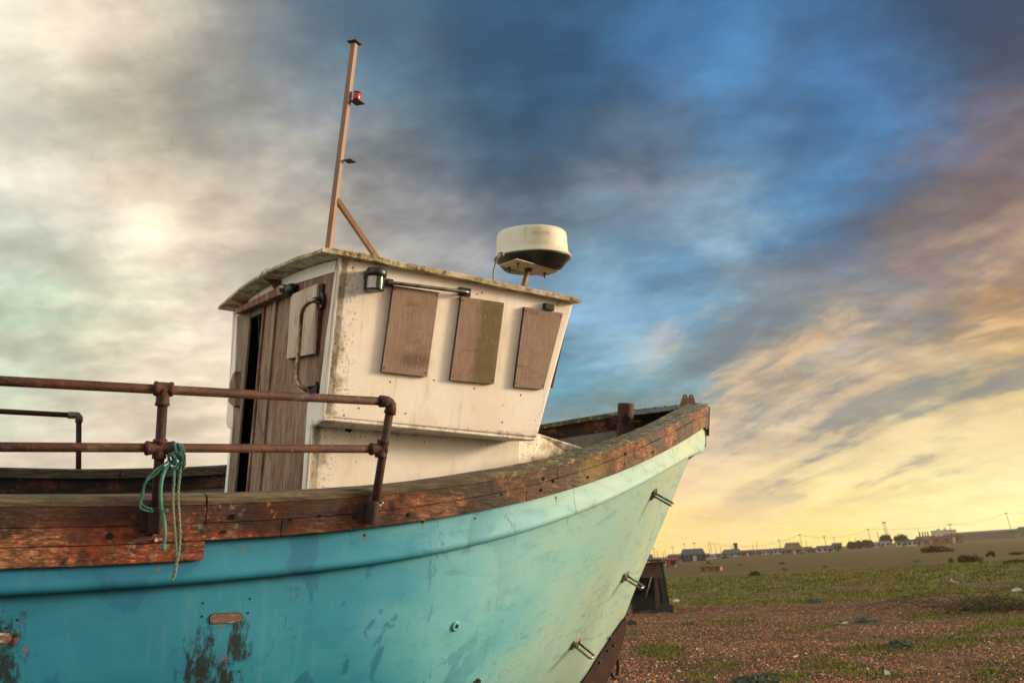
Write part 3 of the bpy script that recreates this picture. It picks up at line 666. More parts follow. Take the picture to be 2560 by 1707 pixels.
# samson post with its cross pin
pb = pl(1562, 1097, 1, CL); pt = pl(1562, 1008, 1, CL); ps = .076
mb = MB(); mb.lathe((pb[0], CL, udeck(3.2)-.02), (0, 0, 1), [(ps, 0), (ps, pt[2]-udeck(3.2)), (ps*.94, pt[2]-udeck(3.2)+.02), (.02, pt[2]-udeck(3.2)+.022)], 20)
post = part(mb, 'mooring_post', MAT['rustd'])
cz = pl(1562, 1042, 1, CL)[2]
mb = MB(); cz -= .035; mb.tube([(pb[0]-.105, CL+.09, cz+.014), (pb[0], CL, cz), (pb[0]+.105, CL-.09, cz-.010)], .0155, 10); mb.build('cross_pin', MAT['rustd'], post)
mb = MB(); nn = unit(CAMB-V(pb[0], CL, cz)); cc = V(pb[0], CL, cz-.015)+unit(V(nn[0], nn[1], 0))*(ps-.004)
tt = np.cross(nn, V(0, 0, 1)); rr = random.Random(3); 
pp = [cc+V(0, 0, .02)+tt*(.040*math.cos(a)*rr.uniform(.6, 1.15))+V(0, 0, 1)*(.058*math.sin(a)*rr.uniform(.6, 1.15)) for a in np.linspace(0, 2*math.pi, 13)[:-1]]
mb.prism(pp, unit(V(nn[0], nn[1], 0))*.007); mb.build('rust_hole', MAT['dark'], post)
# stem shoe of rusted steel with its ring
sh = [(1556,1540),(1560,1549),(1557,1575),(1549,1600),(1544,1622),(1530,1655),(1508,1704)]; shb = [(1551,1553),(1533,1577),(1512,1610),(1491,1640),(1451,1704)]
mb = MB(); A = [pl(x, y, 1, CL) for x, y in sh]; Bq = [pl(x, y, 1, CL)-V(.03, 0, 0) for x, y in shb]
last = V(2.35, CL, -3.36); last2 = V(2.3, CL, -3.22)
poly = A+[last, V(1.6, CL, -3.5), V(1.6, CL, -3.36), last2]+Bq[::-1]
mb.prism([p-V(0, .055, 0) for p in poly], (0, .11, 0)); shoe = part(mb, 'stem_shoe', MAT['rustd'], bevel=.008)
rc = pl(1535, 1660, 1, CL-.0)
mb = MB(); pts = []
for k in range(24):
    a = 2*math.pi*k/24; pts.append(rc+V(.06*math.cos(a)-.02*math.sin(a), .02*math.cos(a), .115*math.sin(a)))
mb.tube(pts, .017, 10, closed=True); mb.build('towing_ring', MAT['rustd'], shoe)
for (x, y) in ((1527,1592),(1520,1625),(1500,1655),(1535,1612)):
    p = pl(x, y, 1, CL-.055); mb = MB(); mb.lathe(p, (0, -1, 0), [(.012, 0), (.010, .006), (.003, .008)], 10); mb.build('rivet', MAT['rust'], shoe)

# ------------------------------------------------------------------ fittings on the hull
def frame(nr):
    t = unit(V(1, 0, 0)-nr*nr[0]); u = np.cross(t, nr); u = u if u[2] > 0 else -u
    return t, u
def foothold(px, py, tipx, tipy, painted):
    p, nr = hh(px, py); t, u = frame(nr)
    lead = unit(nr*1.0)
    mb = MB(); w2, h2 = .048, .042
    mb.box(p+nr*.006, (w2, h2, .012), (t, u, nr)); plate_ = part(mb, 'step', MAT['tealplate'] if painted else MAT['steel'], bevel=.003, label='steel U shaped step standing off the bow')
    tip = pl(tipx, tipy, 0, p[0]+.10) ; L_ = .18
    # rod leaves level and square to the plate
    dirn = unit(nr*.95+t*.25-V(0, 0, .18))
    mb = MB(); c1, c2 = p-t*.034, p+t*.034
    P_ = [c1, c1+dirn*(L_-.012), c1+dirn*L_+t*.010, c2+dirn*L_-t*.010, c2+dirn*(L_-.012), c2]
    mb.tube(P_, .0095, 10); mb.build('rod', MAT['chrome'], plate_)
    for sx in (-1, 1):
        mb = MB(); mb.lathe(p+t*.026*sx+u*.018+nr*.016, nr, [(.010, 0), (.010, .006), (.005, .008)], 6, False); mb.build('nut', MAT['rustd'], plate_)
foothold(1632, 1234, 1672, 1250, False); foothold(1561, 1440, 1600, 1462, True); foothold(1438, 1607, 1474, 1636, True)
p, nr = hh(1138, 1564)
mb = MB(); prof = [(.027, -.002), (.030, .006), (.026, .012), (.014, .012), (.011, .004)]
mb.lathe(p, nr, prof, 20); e_ = part(mb, 'drain_fitting', MAT['hull']); mb = MB(); mb.lathe(p, nr, [(.011, .002), (.011, .0135), (.002, .0135)], 14, False); mb.build('drain_hole', MAT['dark'], e_)
def scupper(px, py, hw, hh_):
    p, nr = hh(px, py); t, u = frame(nr); mb = MB()
    prof = [(s_*(hw-hh_)+hh_*math.cos(a), hh_*math.sin(a)) for s_, a0 in ((1, -math.pi/2), (-1, math.pi/2)) for a in np.linspace(a0, a0+math.pi, 8)]
    mb.prism([p+t*(a*1.04)+u*(b*1.08)-nr*.004 for a, b in prof], nr*.007); o = part(mb, 'scupper', MAT['dark'])
    mb = MB(); mb.prism([p+t*a+u*b-nr*.002 for a, b in prof], nr*.008); mb.build('blanking_board', MAT['scup'], o)
MAT['scup'] = material('scraped_wood', lambda n: dict(color=n.ramp(n.noise(12, 6, .75, st=(1, 1, 6)), [(.3, S(52, 38, 32)), (.45, S(120, 96, 80)), (.52, S(70, 40, 34)), (.62, S(190, 180, 172)), (.8, S(126, 112, 92))]), rough=.8))
scupper(565, 1544, .080, .0235); scupper(-22, 1596, .080, .0235)
mb = MB()
p, nr = hh(1180, 1702); t, u = frame(nr)
mb.prism([p+t*a+u*b for a, b in ((-.09, -.06), (.065, -.04), (.062, .0), (-.085, -.035))], nr*.03); part(mb, 'bilge_board', MAT['rustd'], bevel=.004)
for x, y in ((507,1507),(505,1540),(625,1496),(620,1531),(43,1549),(15,1569)):
    p, nr = hh(x, y); mb = MB(); mb.lathe(p-nr*.002, nr, [(.0058, 0), (.0058, .0035), (.001, .0035)], 8, False); part(mb, 'screw_hole', MAT['dark'])
for x, y, r in ((912,1337,.007),(1057,1304,.008),(1390,1244,.006),(41,1586,.011),(1188,1295,.006)):
    p, nr = hh(x, y); mb = MB(); mb.lathe(p-nr*.002, nr, [(r, 0), (r*.9, .005), (r*.4, .006)], 9); part(mb, 'fastening', MAT['rustd'])

# ------------------------------------------------------------------ wheelhouse
A0 = V(0, 0, 0); A1 = V(0, .074, -.983); A2 = V(0, .27, -1.015); A3 = V(0, .27, -2.1)
SF = plp(1437, 745, A0, SIDEN); SB = plp(1343, 1094, A0, SIDEN)
mir = lambda p: V(p[0], 2*CL+.06-p[1], p[2])
DOWN = V(0, 0, -1)
wh = MB()
wh.prism([A0, SF, SB, A1], -SIDEN*.05*(-1 if SIDEN[1] > 0 else 1))
house = part(wh, 'wheelhouse_side', MAT['white'], bevel=.012, label='starboard side wall of the wheelhouse with three boarded windows')
INW = SIDEN if SIDEN[1] > 0 else -SIDEN; OUT = -INW
mb = MB(); mb.prism([mir(q) for q in (A0, SF, SB, A1)], (0, -.05, 0)); part(mb, 'wheelhouse_side', MAT['white'], bevel=.01)
# skirt ledge under the upper walls
mb = MB(); mb.prism([A1+V(.003, .004, .005), SB+V(-.01, .004, .0), SB+V(-.12, .20, -.012), A2+V(.003, 0, 0)], (0, .0, -.022)); part(mb, 'ledge', MAT['white'], bevel=.008)
mb = MB(); mb.prism([mir(q) for q in (A1+V(.003, .004, .005), SB+V(-.01, .004, .0), SB+V(-.12, .20, -.012), A2+V(.003, 0, 0))], (0, .0, -.022)); part(mb, 'ledge', MAT['white'])
# lower walls
L0 = V(0, .27, -1.02)
LF = pl(1301, 1100, 1, .27)
mb = MB(); mb.prism([L0, V(LF[0], .27, LF[2]+.0), V(LF[0], .27, -2.1), V(0, .27, -2.1)], (0, .05, 0)); part(mb, 'lower_wall', MAT['white'], bevel=.006)
mb = MB(); mb.prism([mir(q) for q in (L0, V(LF[0], .27, LF[2]), V(LF[0], .27, -2.1), V(0, .27, -2.1))], (0, -.05, 0)); part(mb, 'lower_wall', MAT['white'], bevel=.006)
# raked front wall and its windows
FT, FBm = SF+INW*.01, SB+INW*.01
mb = MB(); mb.prism([FT-V(.004, 0, 0), mir(FT)-V(.004, 0, 0), mir(FBm)-V(.004, 0, 0), FBm-V(.004, 0, 0)], (-.05, 0, 0)); front = part(mb, 'wheelhouse_front', MAT['white'], bevel=.006)
fu = unit(FT-FBm); fn = unit(np.cross(V(0, 1, 0), fu)); fn = fn if fn[0] > 0 else -fn
hF = np.linalg.norm(FT-FBm); wF = mir(FT)[1]-FT[1]
for k in range(3):
    y0 = FT[1]+.06+k*(wF-.12)/3; y1 = y0+(wF-.12)/3-.12
    a, b = FBm+fu*hF*.36, FBm+fu*hF*.87
    mb = MB(); mb.prism([V(a[0], y0, a[2])+fn*.001, V(a[0], y1, a[2])+fn*.001, V(b[0], y1, b[2])+fn*.001, V(b[0], y0, b[2])+fn*.001], fn*.028); mb.build('window_board', MAT['edge'], front)
# foredeck trunk running down towards the bow
TR = [pl(1301, 1103, 1, .27)+V(0, .0, 0), pl(1350, 1087, 1, .30), pl(1467, 1124, 1, .42)]
t0 = pl(1345, 1084, 1, .32); t1 = pl(1470, 1125, 1, .50)
mb = MB(); poly = [V(LF[0]-.02, .272, t0[2]-.02), V(t0[0], .30, t0[2]), V(t1[0], .46, t1[2]), V(t1[0]+.25, .64, t1[2]-.18), V(t1[0]+.25, .68, -1.72), V(LF[0]-.02, .272, -1.95)]
mb.add(poly+[mir(q) for q in poly], [(0, 1, 2, 3, 4, 5), tuple(range(6, 12))[::-1]]+[(i, i+6, (i+1) % 6+6, (i+1) % 6) for i in range(6)]); part(mb, 'foredeck_trunk', MAT['white'], bevel=.01)
# aft wall
camb = lambda l: max(-.003, .068*(1-((l-CL-.11)/1.35)**2))
utop = lambda l: camb(l)-.005
def aftp(mbx, poly, th=.04, out=0.0):
    return mbx.prism([V(-out, q[0], q[1]) for q in poly], (th, 0, 0))
a2 = lambda x, y: tuple(pl(x, y, 0, 0)[1:])
PLY = [a2(837, 679), a2(813, 850), a2(797, 987), a2(769, 1007), a2(754, 1229)]
plyb = PLY[-1][0]
mb = MB(); aftp(mb, [(0.0, 0.0), (.074, -.983), (.10, -.995), PLY[2], PLY[1], PLY[0]], .06)
aft = part(mb, 'aft_wall', MAT['white'], bevel=.006, label='white aft wall of the wheelhouse')
mb = MB(); aftp(mb, [(.10, -.995), (.27, -1.02), (.27, -2.1), (plyb-.01, -2.1), PLY[4], PLY[3], PLY[2]], .058); mb.build('corner_post', MAT['white'], aft)
ls = list(np.linspace(PLY[0][0], 2.66, 16))
mb = MB(); aftp(mb, [(l, utop(l)) for l in ls]+[(2.66, -.06), (1.3, -.0), a2(737, 709), PLY[0]], .06); mb.build('head_band', MAT['white'], aft)
mb = MB(); aftp(mb, [(2.66, utop(2.66)), (2.84, utop(2.84)), (2.64, -1.03), (2.46, -1.05), (2.45, -2.1), (2.40, -2.1), (2.44, -1.0), (2.66, -.06)], .06); mb.build('corner_post', MAT['white'], aft)
LP = 1.36
mb = MB(); aftp(mb, [PLY[0], (PLY[1][0], PLY[1][1]), PLY[2], PLY[3], PLY[4], (plyb-.01, -2.1), (LP, -2.1), (LP, .02), a2(737, 709)], .03, -.006); ply = mb.build('plywood_panel', MAT['ply'], aft)
# posts and leaf beside the doorway
def strip(l0, l1, z0, z1, th, out, name, mat, bev=.004, l0b=None, l1b=None):
    mb = MB(); l0b = l0 if l0b is None else l0b; l1b = l1 if l1b is None else l1b
    aftp(mb, [(l0, z1), (l1, z1), (l1b, z0), (l0b, z0)], th, out); return mb.build(name, MAT[mat], aft, bev)
strip(1.362, 1.44, -2.1, .0, .05, .012, 'door_post', 'greywood')
strip(1.442, 1.47, -2.1, .0, .03, -.02, 'groove', 'dark', 0)
door = strip(1.472, 1.70, -2.1, -.02, .035, -.004, 'sliding_door', 'ply')
strip(1.702, 1.755, -2.1, -.06, .05, .010, 'door_edge', 'redwood')
strip(2.17, 2.30, -2.1, -.06, .02, .004, 'door_jamb', 'greywood', l0b=2.14, l1b=2.24)
strip(2.302, 2.62, -2.1, -.05, .03, -.004, 'door_jamb', 'greywood', l0b=2.242, l1b=2.40)
strip(1.757, 2.168, -.13, -.06, .03, -.002, 'door_head', 'greywood')
# rail cover over the sliding door
g0, g1 = pl(594, 790, 0, -.05), pl(712, 735, 0, -.05)
mb = MB(); mb.prism([V(-.07, g0[1], g0[2]+.015), V(-.07, g1[1], g1[2]+.0), V(-.07, g1[1], g1[2]+.07), V(-.07, g0[1], g0[2]+.06)], (.072, 0, 0)); cov = mb.build('door_track', MAT['redwood'], aft, .005)
# pull handle of weathered wood on the far post, bolt and catch
q0, q1 = pl(590, 935, 0, -.02), pl(592, 1018, 0, -.02)
mb = MB(); pr = [(q0[1]-.07, q0[2]+.02), (q0[1]+.02, q0[2]+.0), (q0[1]+.085, q0[2]-.07), (q0[1]+.085, q1[2]+.05), (q1[1]+.01, q1[2]), (q1[1]-.05, q1[2]+.01)]
mb.prism([V(-.045, a, b) for a, b in pr], (.05, 0, 0)); mb.build('pull_handle', MAT['ply'], aft, .004)
# pale window board with a dark rebate, drip hooks
wbp = [pl(727, 737, 0, -.035), pl(793, 709, 0, -.035), pl(782, 884, 0, -.035), pl(716, 897, 0, -.035)]
mb = MB(); mb.prism(wbp, (.018, 0, 0)); wb_ = mb.build('window_board', MAT['pale'], aft, .002); wb_['label'] = 'pale square-edged board over the aft window'
wbq = [pl(733, 737, 0, -.016), pl(806, 708, 0, -.016), pl(790, 884, 0, -.016), pl(722, 899, 0, -.016)]
mb = MB(); mb.prism(wbq, (.022, 0, 0)); mb.build('window_frame', MAT['edge'], aft, .002)
# grab handle
hp = [(801,747,-.0),(795,747,-.05),(786,750,-.085),(771,757,-.11),(760,768,-.115),(754,785,-.115),(750,830,-.115),(746,880,-.115),(742,930,-.115),(742,948,-.115),(748,961,-.11),(759,970,-.09),(770,976,-.06),(782,980,0)]
mb = MB(); mb.tube([pl(x, y, 0, d) for x, y, d in hp], .0135, 12); hnd = mb.build('grab_handle', MAT['handle'], aft)
for (x, y) in ((800, 752), (783, 974)):
    p = pl(x, y, 0, -.02); mb = MB(); mb.prism([p+V(0, -.04, -.045), p+V(0, .04, -.055), p+V(0, .02, .055), p+V(0, -.035, .05)], (.018, 0, 0))
    mb.prism([p+V(-.05, .022, -.018), p+V(-.05, .012, .014), p+V(.004, -.03, .03), p+V(.004, -.03, -.03)], (0, -.03, 0)); mb.build('handle_foot', MAT['black'], aft, .003)
# deck light at the head of the panel
p = pl(722, 726, 0, -.05)
mb = MB(); mb.lathe(p+V(.045, -.03, 0), (-.75, .5, .1), [(.045, 0), (.05, .03), (.04, .06), (.015, .078)], 18); lt = mb.build('deck_light', MAT['black'], aft)
mb = MB(); mb.tube([p+V(-.01, .03, .02), p+V(-.035, .06, .02), p+V(-.03, .085, .0)], [.02, .026, .014], 12); mb.build('lamp_shell', MAT['chrome'], aft)
# brackets under the roof overhang
for (x, y, x2, y2) in ((653,697,701,700),):
    a, b = pl(x, y, 2, .055), pl(x2, y2, 0, -.0)
    a = V(-.12, 1.42, .045); b = V(-.0, 1.42, .045)
    mb = MB(); mb.prism([V(-.13, 1.30, .055), V(-.002, 1.30, .055), V(-.002, 1.30, -.045), V(-.03, 1.30, -.03), V(-.06, 1.30, .01)], (0, .045, 0)); mb.build('roof_bracket', MAT['redwood'], aft, .003)
    mb = MB(); mb.prism([V(-.13, 2.30, .03), V(-.002, 2.30, .03), V(-.002, 2.30, -.05), V(-.06, 2.30, -.0)], (0, .04, 0)); mb.build('roof_bracket', MAT['ply'], aft, .003)
# near-black floor, plus lining and bulkhead added to keep daylight out of the doorway
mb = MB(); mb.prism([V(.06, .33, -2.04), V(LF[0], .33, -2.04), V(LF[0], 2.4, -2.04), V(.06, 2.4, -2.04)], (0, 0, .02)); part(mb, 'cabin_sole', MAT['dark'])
mb = MB(); mb.prism([V(.07, 2.36, -2.04), V(1.1, 2.36, -2.04), V(1.1, 2.50, -.06), V(.07, 2.50, -.06)], (0, .02, 0)); part(mb, 'dark_lining', MAT['dark'])
mb = MB(); mb.prism([V(LF[0]-.03, .33, -2.04), V(LF[0]-.03, 2.45, -2.04), V(LF[0]-.03, 2.45, -.99), V(LF[0]-.03, .33, -.99)], (-.02, 0, 0)); part(mb, 'dark_bulkhead', MAT['dark'])
# roof: cambered slab
mb = MB(); fs = list(np.linspace(-.135, 1.775, 24)); lsr = list(np.linspace(-.055, 2*CL+.06+.055, 30)); top = []; bot = []
roofz = lambda f, l: .032-.052*f/1.8+camb(l)*1.0+.006*mnoise.noise(Vector((f*4, l*4, 0)))
camb0 = camb(-.055)
for f in fs:
    for l in lsr:
        top.append((f, l, roofz(f, l)+(.006 if 0 < fs.index(f) < 23 else -.004))); bot.append((f, l, roofz(f, l)-.030))
nf, nl = len(fs), len(lsr); g = []
for i in range(nf-1):
    for j in range(nl-1): a = i*nl+j; g += [(a, a+nl, a+nl+1, a+1), (a+nf*nl, a+1+nf*nl, a+nl+1+nf*nl, a+nl+nf*nl)]
for i in range(nf-1):
    for j in (0, nl-1): a = i*nl+j; g.append((a, a+nl, a+nl+nf*nl, a+nf*nl))
for j in range(nl-1):
    for i in (0, nf-1): a = i*nl+j; g.append((a, a+1, a+1+nf*nl, a+nf*nl))
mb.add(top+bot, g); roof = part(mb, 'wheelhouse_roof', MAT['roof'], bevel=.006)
# side window boards
def sb(face, left, th=.026):
    F_ = [plp(x, y, OUT*th, SIDEN) for x, y in face]
    mb = MB(); mb.prism([p-OUT*.006 for p in F_], OUT*.006); o = mb.build('window_board', MAT['board'], house, .0015)
    c = sum(F_)/4
    B_ = [c+(p-c)*1.0 - OUT*.0075 for p in F_]
    mb = MB(); mb.prism([q-OUT*(th-.0078) for q in B_], OUT*(th-.0085)); mb.build('window_frame', MAT['edge'], house, .001)
    for i in range(4):
        q = F_[i]+(c-F_[i])*.09+V(0, 0, 0); mb = MB(); mb.lathe(q-OUT*.001, OUT, [(.0055, 0), (.005, .003), (.001, .0035)], 8); mb.build('screw', MAT['rustd'], house)
    return o
b1 = sb([(984,713),(1098,731),(1068,942),(954,929)], 0); b2_ = sb([(1154,741),(1261,757),(1235,960),(1126,950)], 0); b3 = sb([(1312,767),(1408,783),(1359,973),(1286,967)], 0)
b1['label'] = 'window board nearest the wheelhouse doorway, dark stain low down'; b2_['label'] = 'middle window board with a green algae stripe'; b3['label'] = 'tapered window board at the front corner'
# starboard light: black cap, white and green lens, bracket
p = plp(929, 700, A0, SIDEN)+OUT*.075
mb = MB(); mb.box(p-V(0, -.03, -.0)+OUT*(-.035), (.03, .04, .035)); 
mb = MB()
mb.lathe(p+V(0, 0, .012), (0, 0, 1), [(.058, 0), (.066, .012), (.066, .032), (.058, .052), (.02, .06)], 24); mb.box(p+V(.0, .045, .03), (.055, .035, .026)); nl_ = mb.build('navigation_light', MAT['black'], house, .004)
def lens(a0, a1, mat, nm):
    mb = MB(); vs = []; k_ = 10
    for z in (-.062, .012):
        for k in range(k_+1):
            a = a0+(a1-a0)*k/k_; vs.append(p+V(.052*math.cos(a), .052*math.sin(a), z))
    mb.add(vs, [(k, k+1, k+k_+2, k+k_+1) for k in range(k_)], True); mb.build(nm, mat, house)
MAT['lensw'] = material('white_lens', plain(S(196, 190, 180), S(170, 160, 150), 8, .25)); MAT['lensg'] = material('green_lens', plain(S(10, 64, 56), S(6, 44, 40), 8, .12, 0, 0))
av = math.atan2(CAMB[1]-p[1], CAMB[0]-p[0])
lens(av-1.9, av+.05, MAT['lensw'], 'lens'); lens(av+.05, av+1.9, MAT['lensg'], 'lens')
mb = MB(); mb.lathe(p+V(0, 0, -.062), (0, 0, -1), [(.054, 0), (.054, .008), (.04, .014)], 24); mb.box(p+V(.0, .045, -.02), (.05, .03, .045)); mb.build('lamp_base', MAT['black'], house, .003)
q = plp(962, 706, A0, SIDEN); mb = MB(); mb.box(q+OUT*.02+V(-.01, 0, 0), (.055, .018, .022)); mb.build('lamp_bracket', MAT['black'], house, .003)
# hand rail above the windows
ra, rb_ = plp(966, 705, OUT*.05, SIDEN), plp(1172, 731, OUT*.05, SIDEN)
mb = MB(); mb.tube([ra-OUT*.03, ra+V(.02, 0, 0), ra+(rb_-ra)*.35, ra+(rb_-ra)*.8, rb_-V(.03, 0, 0), rb_, rb_-OUT*.045], .0125, 12); mb.build('hand_rail', MAT['chrome'], house)
q = plp(1161, 730, A0, SIDEN); fw_ = V(1, 0, 0); upv = unit(A0-A1)
mb = MB(); mb.box(q+OUT*.004, (.045, .028, .006), (fw_, upv, OUT)); mb.build('rail_foot', MAT['black'], house, .002)
q = plp(1368, 768, A0, SIDEN); mb = MB(); mb.box(q+OUT*.018, (.040, .024, .020), (fw_, upv, OUT)); mb.build('lamp_stub', MAT['black'], house, .006)
q = plp(1393, 755, A0, SIDEN); mb = MB(); mb.tube([q+OUT*.012+upv*.02, q+OUT*.014-upv*.02, q+OUT*.004-upv*.024], .0028, 6); mb.build('hook', MAT['steel'], house)
q = pl(871, 1072, 1, .27); rr = random.Random(8); mb = MB()
mb.prism([q+V(.035*math.cos(a)*rr.uniform(.65, 1.1), -.0, .022*math.sin(a)*rr.uniform(.6, 1.15)) for a in np.linspace(0, 2*math.pi, 15)[:-1]], (0, -.002, 0)); part(mb, 'chipped_hole', MAT['dark'])
# fasteners dotted over the side wall
for x, y in ((882,669),(1146,748),(1085,950),(1186,971),(1302,987),(1205,732),(1014,1033),(1256,1055),(1193,735),(860,1038),(897,1020),(976,954)):
    q = plp(x, y, A0, SIDEN); mb = MB(); mb.lathe(q-OUT*.001, OUT, [(.006, 0), (.005, .003), (.001, .0032)], 7); mb.build('screw', MAT['rustd'], house)

# ------------------------------------------------------------------ mast
ML = .25
mbase = pl(822, 622, 1, ML); mtop = pl(886, 110, 1, ML); ax = unit(mtop-mbase)
nx = unit(V(.55, -.83, 0)-ax*(V(.55, -.83, 0)@ax)); ny = np.cross(ax, nx)
mb = MB(); mb.box((mbase+mtop)/2-ax*.03, (.0185, .0185, np.linalg.norm(mtop-mbase)/2+.03), (nx, ny, ax)); mast = part(mb, 'mast', MAT['mast'], bevel=.003)
mb = MB(); mb.box(mtop+ax*.006, (.036, .036, .004), (nx, ny, ax)); mb.build('mast_plate', MAT['rustd'], mast, .001)
ba, bb_ = pl(846, 505, 1, ML), pl(944, 645, 1, ML-.0); bb_ = pl(944, 648, 1, ML+.02)
bax = unit(bb_-ba); bx = unit(np.cross(bax, V(0, 1, 0))); by = np.cross(bax, bx)
mb = MB(); mb.box((ba+bb_)/2, (.017, .017, np.linalg.norm(bb_-ba)/2+.015), (bx, by, bax)); mb.build('mast_brace', MAT['mast'], mast, .003)
lp = pl(887, 258, 1, ML)
mb = MB(); mb.box(lp+V(.012, -.02, 0), (.036, .034, .004), (nx, ny, ax)); sh_ = mb.build('lamp_shelf', MAT['rustd'], mast, .001)
MAT['red'] = material('red_lens', lambda n: dict(color=n.mix(n.sm(n.m('SINE', n.m('MULTIPLY', n.sep(n.co())[2], 420)), -.2, .6), S(150, 12, 8), S(225, 30, 18)), rough=.2))
lq = pl(891, 251, 1, ML-.02); mb = MB(); mb.lathe(lq, ax, [(.022, 0), (.0235, .004), (.0235, .044), (.022, .047)], 20); mb.build('red_lamp', MAT['red'], mast)
mb = MB(); mb.lathe(lq+ax*.048, ax, [(.024, 0), (.024, .006), (.016, .011)], 20); mb.build('lamp_cap', MAT['rustd'], mast)
lq = pl(870, 404, 1, ML); mb = MB(); mb.box(lq+V(.008, -.012, 0), (.033, .030, .003), (nx, ny, ax)); s2 = mb.build('lamp_shelf', MAT['rustd'], mast, .001)
mb = MB(); mb.lathe(lq+V(.008, -.012, .003), ax, [(.018, 0), (.014, .009), (.005, .012)], 14); mb.build('lamp_socket', MAT['rustd'], mast)

# ------------------------------------------------------------------ radar
RL = .72
rim_l, rim_r = pl(1232, 636, 1, RL), pl(1425, 656, 1, RL)
rc = (rim_l+rim_r)/2; RR = np.linalg.norm(rim_r-rim_l)/2*.858; tilt = unit(V(-.10, -.03, 1))
tilt = unit(np.cross(unit(rim_r-rim_l), V(0, 1, 0))*-1); tilt = tilt if tilt[2] > 0 else -tilt
tilt = unit(tilt+V(0, .035, 0))
mb = MB(); H_ = .215
mb.lathe(rc, tilt, [(RR*.97, -.003), (RR, .0), (RR*1.0, .007), (RR*.975, .018), (RR*.935, .032), (RR*.918, .06), (RR*.90, H_*.80), (RR*.885, H_*.90), (RR*.84, H_*.97), (RR*.7, H_), (.01, H_+.006)], 64)
def m_dome(n):
    run = n.noise(14, 4, .6, st=(3, 3, .2)); b = n.noise(3, 4, .6)
    c = n.mix(n.sm(b, .3, .7), S(206, 206, 186), S(192, 190, 162)); c = n.mix(n.m('MULTIPLY', n.sm(run, .5, .75), .35), c, S(160, 150, 112))
    return dict(color=c, rough=.5, bump=(b, .1, .003))
MAT['dome'] = material('radome', m_dome)
dome = part(mb, 'radar_scanner', MAT['dome'], label='cream drum shaped radar scanner on a short post')
mb = MB(); mb.lathe(rc, tilt, [(RR*.99, -.0035), (RR*.985, -.012), (RR*.90, -.03), (RR*.76, -.082), (RR*.72, -.090), (.02, -.090)], 48); mb.build('scanner_base', MAT['black'], dome)
pts4 = [(1249,664),(1291,648),(1398,678),(1359,692)]
pc = rc-tilt*.098
PPL = [plp(x, y, pc, tilt) for x, y in pts4]
mb = MB(); mb.prism(PPL, tilt*.006); mb.build('mounting_plate', MAT['plate'], dome, .001)
pk = plp(1321, 672, pc, tilt); pr = pl(1306, 724, 1, pk[1]-.02); pax = unit(pk-pr)
mb = MB(); mb.tube([pr-pax*.05, pk], .021, 14); mb.build('scanner_post', MAT['mast'], dome)
mb = MB(); mb.lathe(pk-pax*.012, pax, [(.034, 0), (.030, .012)], 16); mb.build('post_collar', MAT['rustd'], dome)
for x, y in ((1273,668),(1295,658),(1361,682)):
    q = plp(x, y, pc, tilt); mb = MB(); mb.tube([q+tilt*.008, q-tilt*.045], .0048, 8); mb.lathe(q, -tilt, [(.012, 0), (.012, .010), (.006, .011)], 6, False); mb.build('mounting_bolt', MAT['rustd'], dome)
q = plp(1253, 637, rc-tilt*.045, tilt); e0 = pl(1233, 700, 1, q[1]-.05)
mb = MB(); mb.lathe(q+V(0, -.0, 0), V(-.3, -.9, -.2), [(.022, -.02), (.022, .012), (.012, .016)], 14)
mb.tube([q+V(0, -.01, 0), q+V(-.025, -.015, -.005), pl(1239, 655, 1, q[1]-.03), pl(1234, 677, 1, q[1]-.04), e0, V(e0[0]+.005, e0[1], roofz(e0[0], e0[1])-.01)], .0065, 8); mb.build('scanner_cable', MAT['cable'] if 'cable' in MAT else MAT['steel'], dome)
mb = MB(); q = plp(1272, 632, rc-tilt*.05, tilt)
hitb = BVHTree.FromPolygons([Vector(v) for v in [tuple(x) for x in [0]*0]] or [Vector((0,0,0)),Vector((1,0,0)),Vector((0,1,0))], [(0,1,2)])
# faded maker's lettering round the drum
tc = bpy.data.curves.new('maker_name', 'FONT'); tc.body = 'KELVIN'; tc.size = .040; tc.space_character = 1.15; tc.extrude = .0
to = bpy.data.objects.new('tmp_text', tc); scene.collection.objects.link(to)
bpy.context.view_layer.update()
tm = bpy.data.meshes.new_from_object(to.evaluated_get(bpy.context.evaluated_depsgraph_get())); bpy.data.objects.remove(to)
nvv = V(rb(1318, 592)[0], rb(1318, 592)[1], 0); viewd = -unit(nvv); tx = unit(np.cross(tilt, viewd)); ty = tilt; fr = unit(np.cross(tx, tilt)); fr = fr if fr@viewd > 0 else -fr
a0 = -.03
for v in tm.vertices:
    r_ = RR*.918-.0*v.co.y; a = a0+v.co.x/r_; z = H_*.58+v.co.y
    r_ = RR*(.915-.015*(z-.06)/(H_*.8-.06))+.0012
    P_ = rc+tilt*z+(fr*math.cos(a)+tx*math.sin(a))*r_
    v.co = P_
tm.materials.clear(); tm.materials.append(material('faded_letters', plain(S(166, 160, 132), S(182, 178, 148), 20, .6)))
for pgn in tm.polygons: pgn.material_index = 0
lo = bpy.data.objects.new('maker_name', tm); scene.collection.objects.link(lo); lo.parent = dome

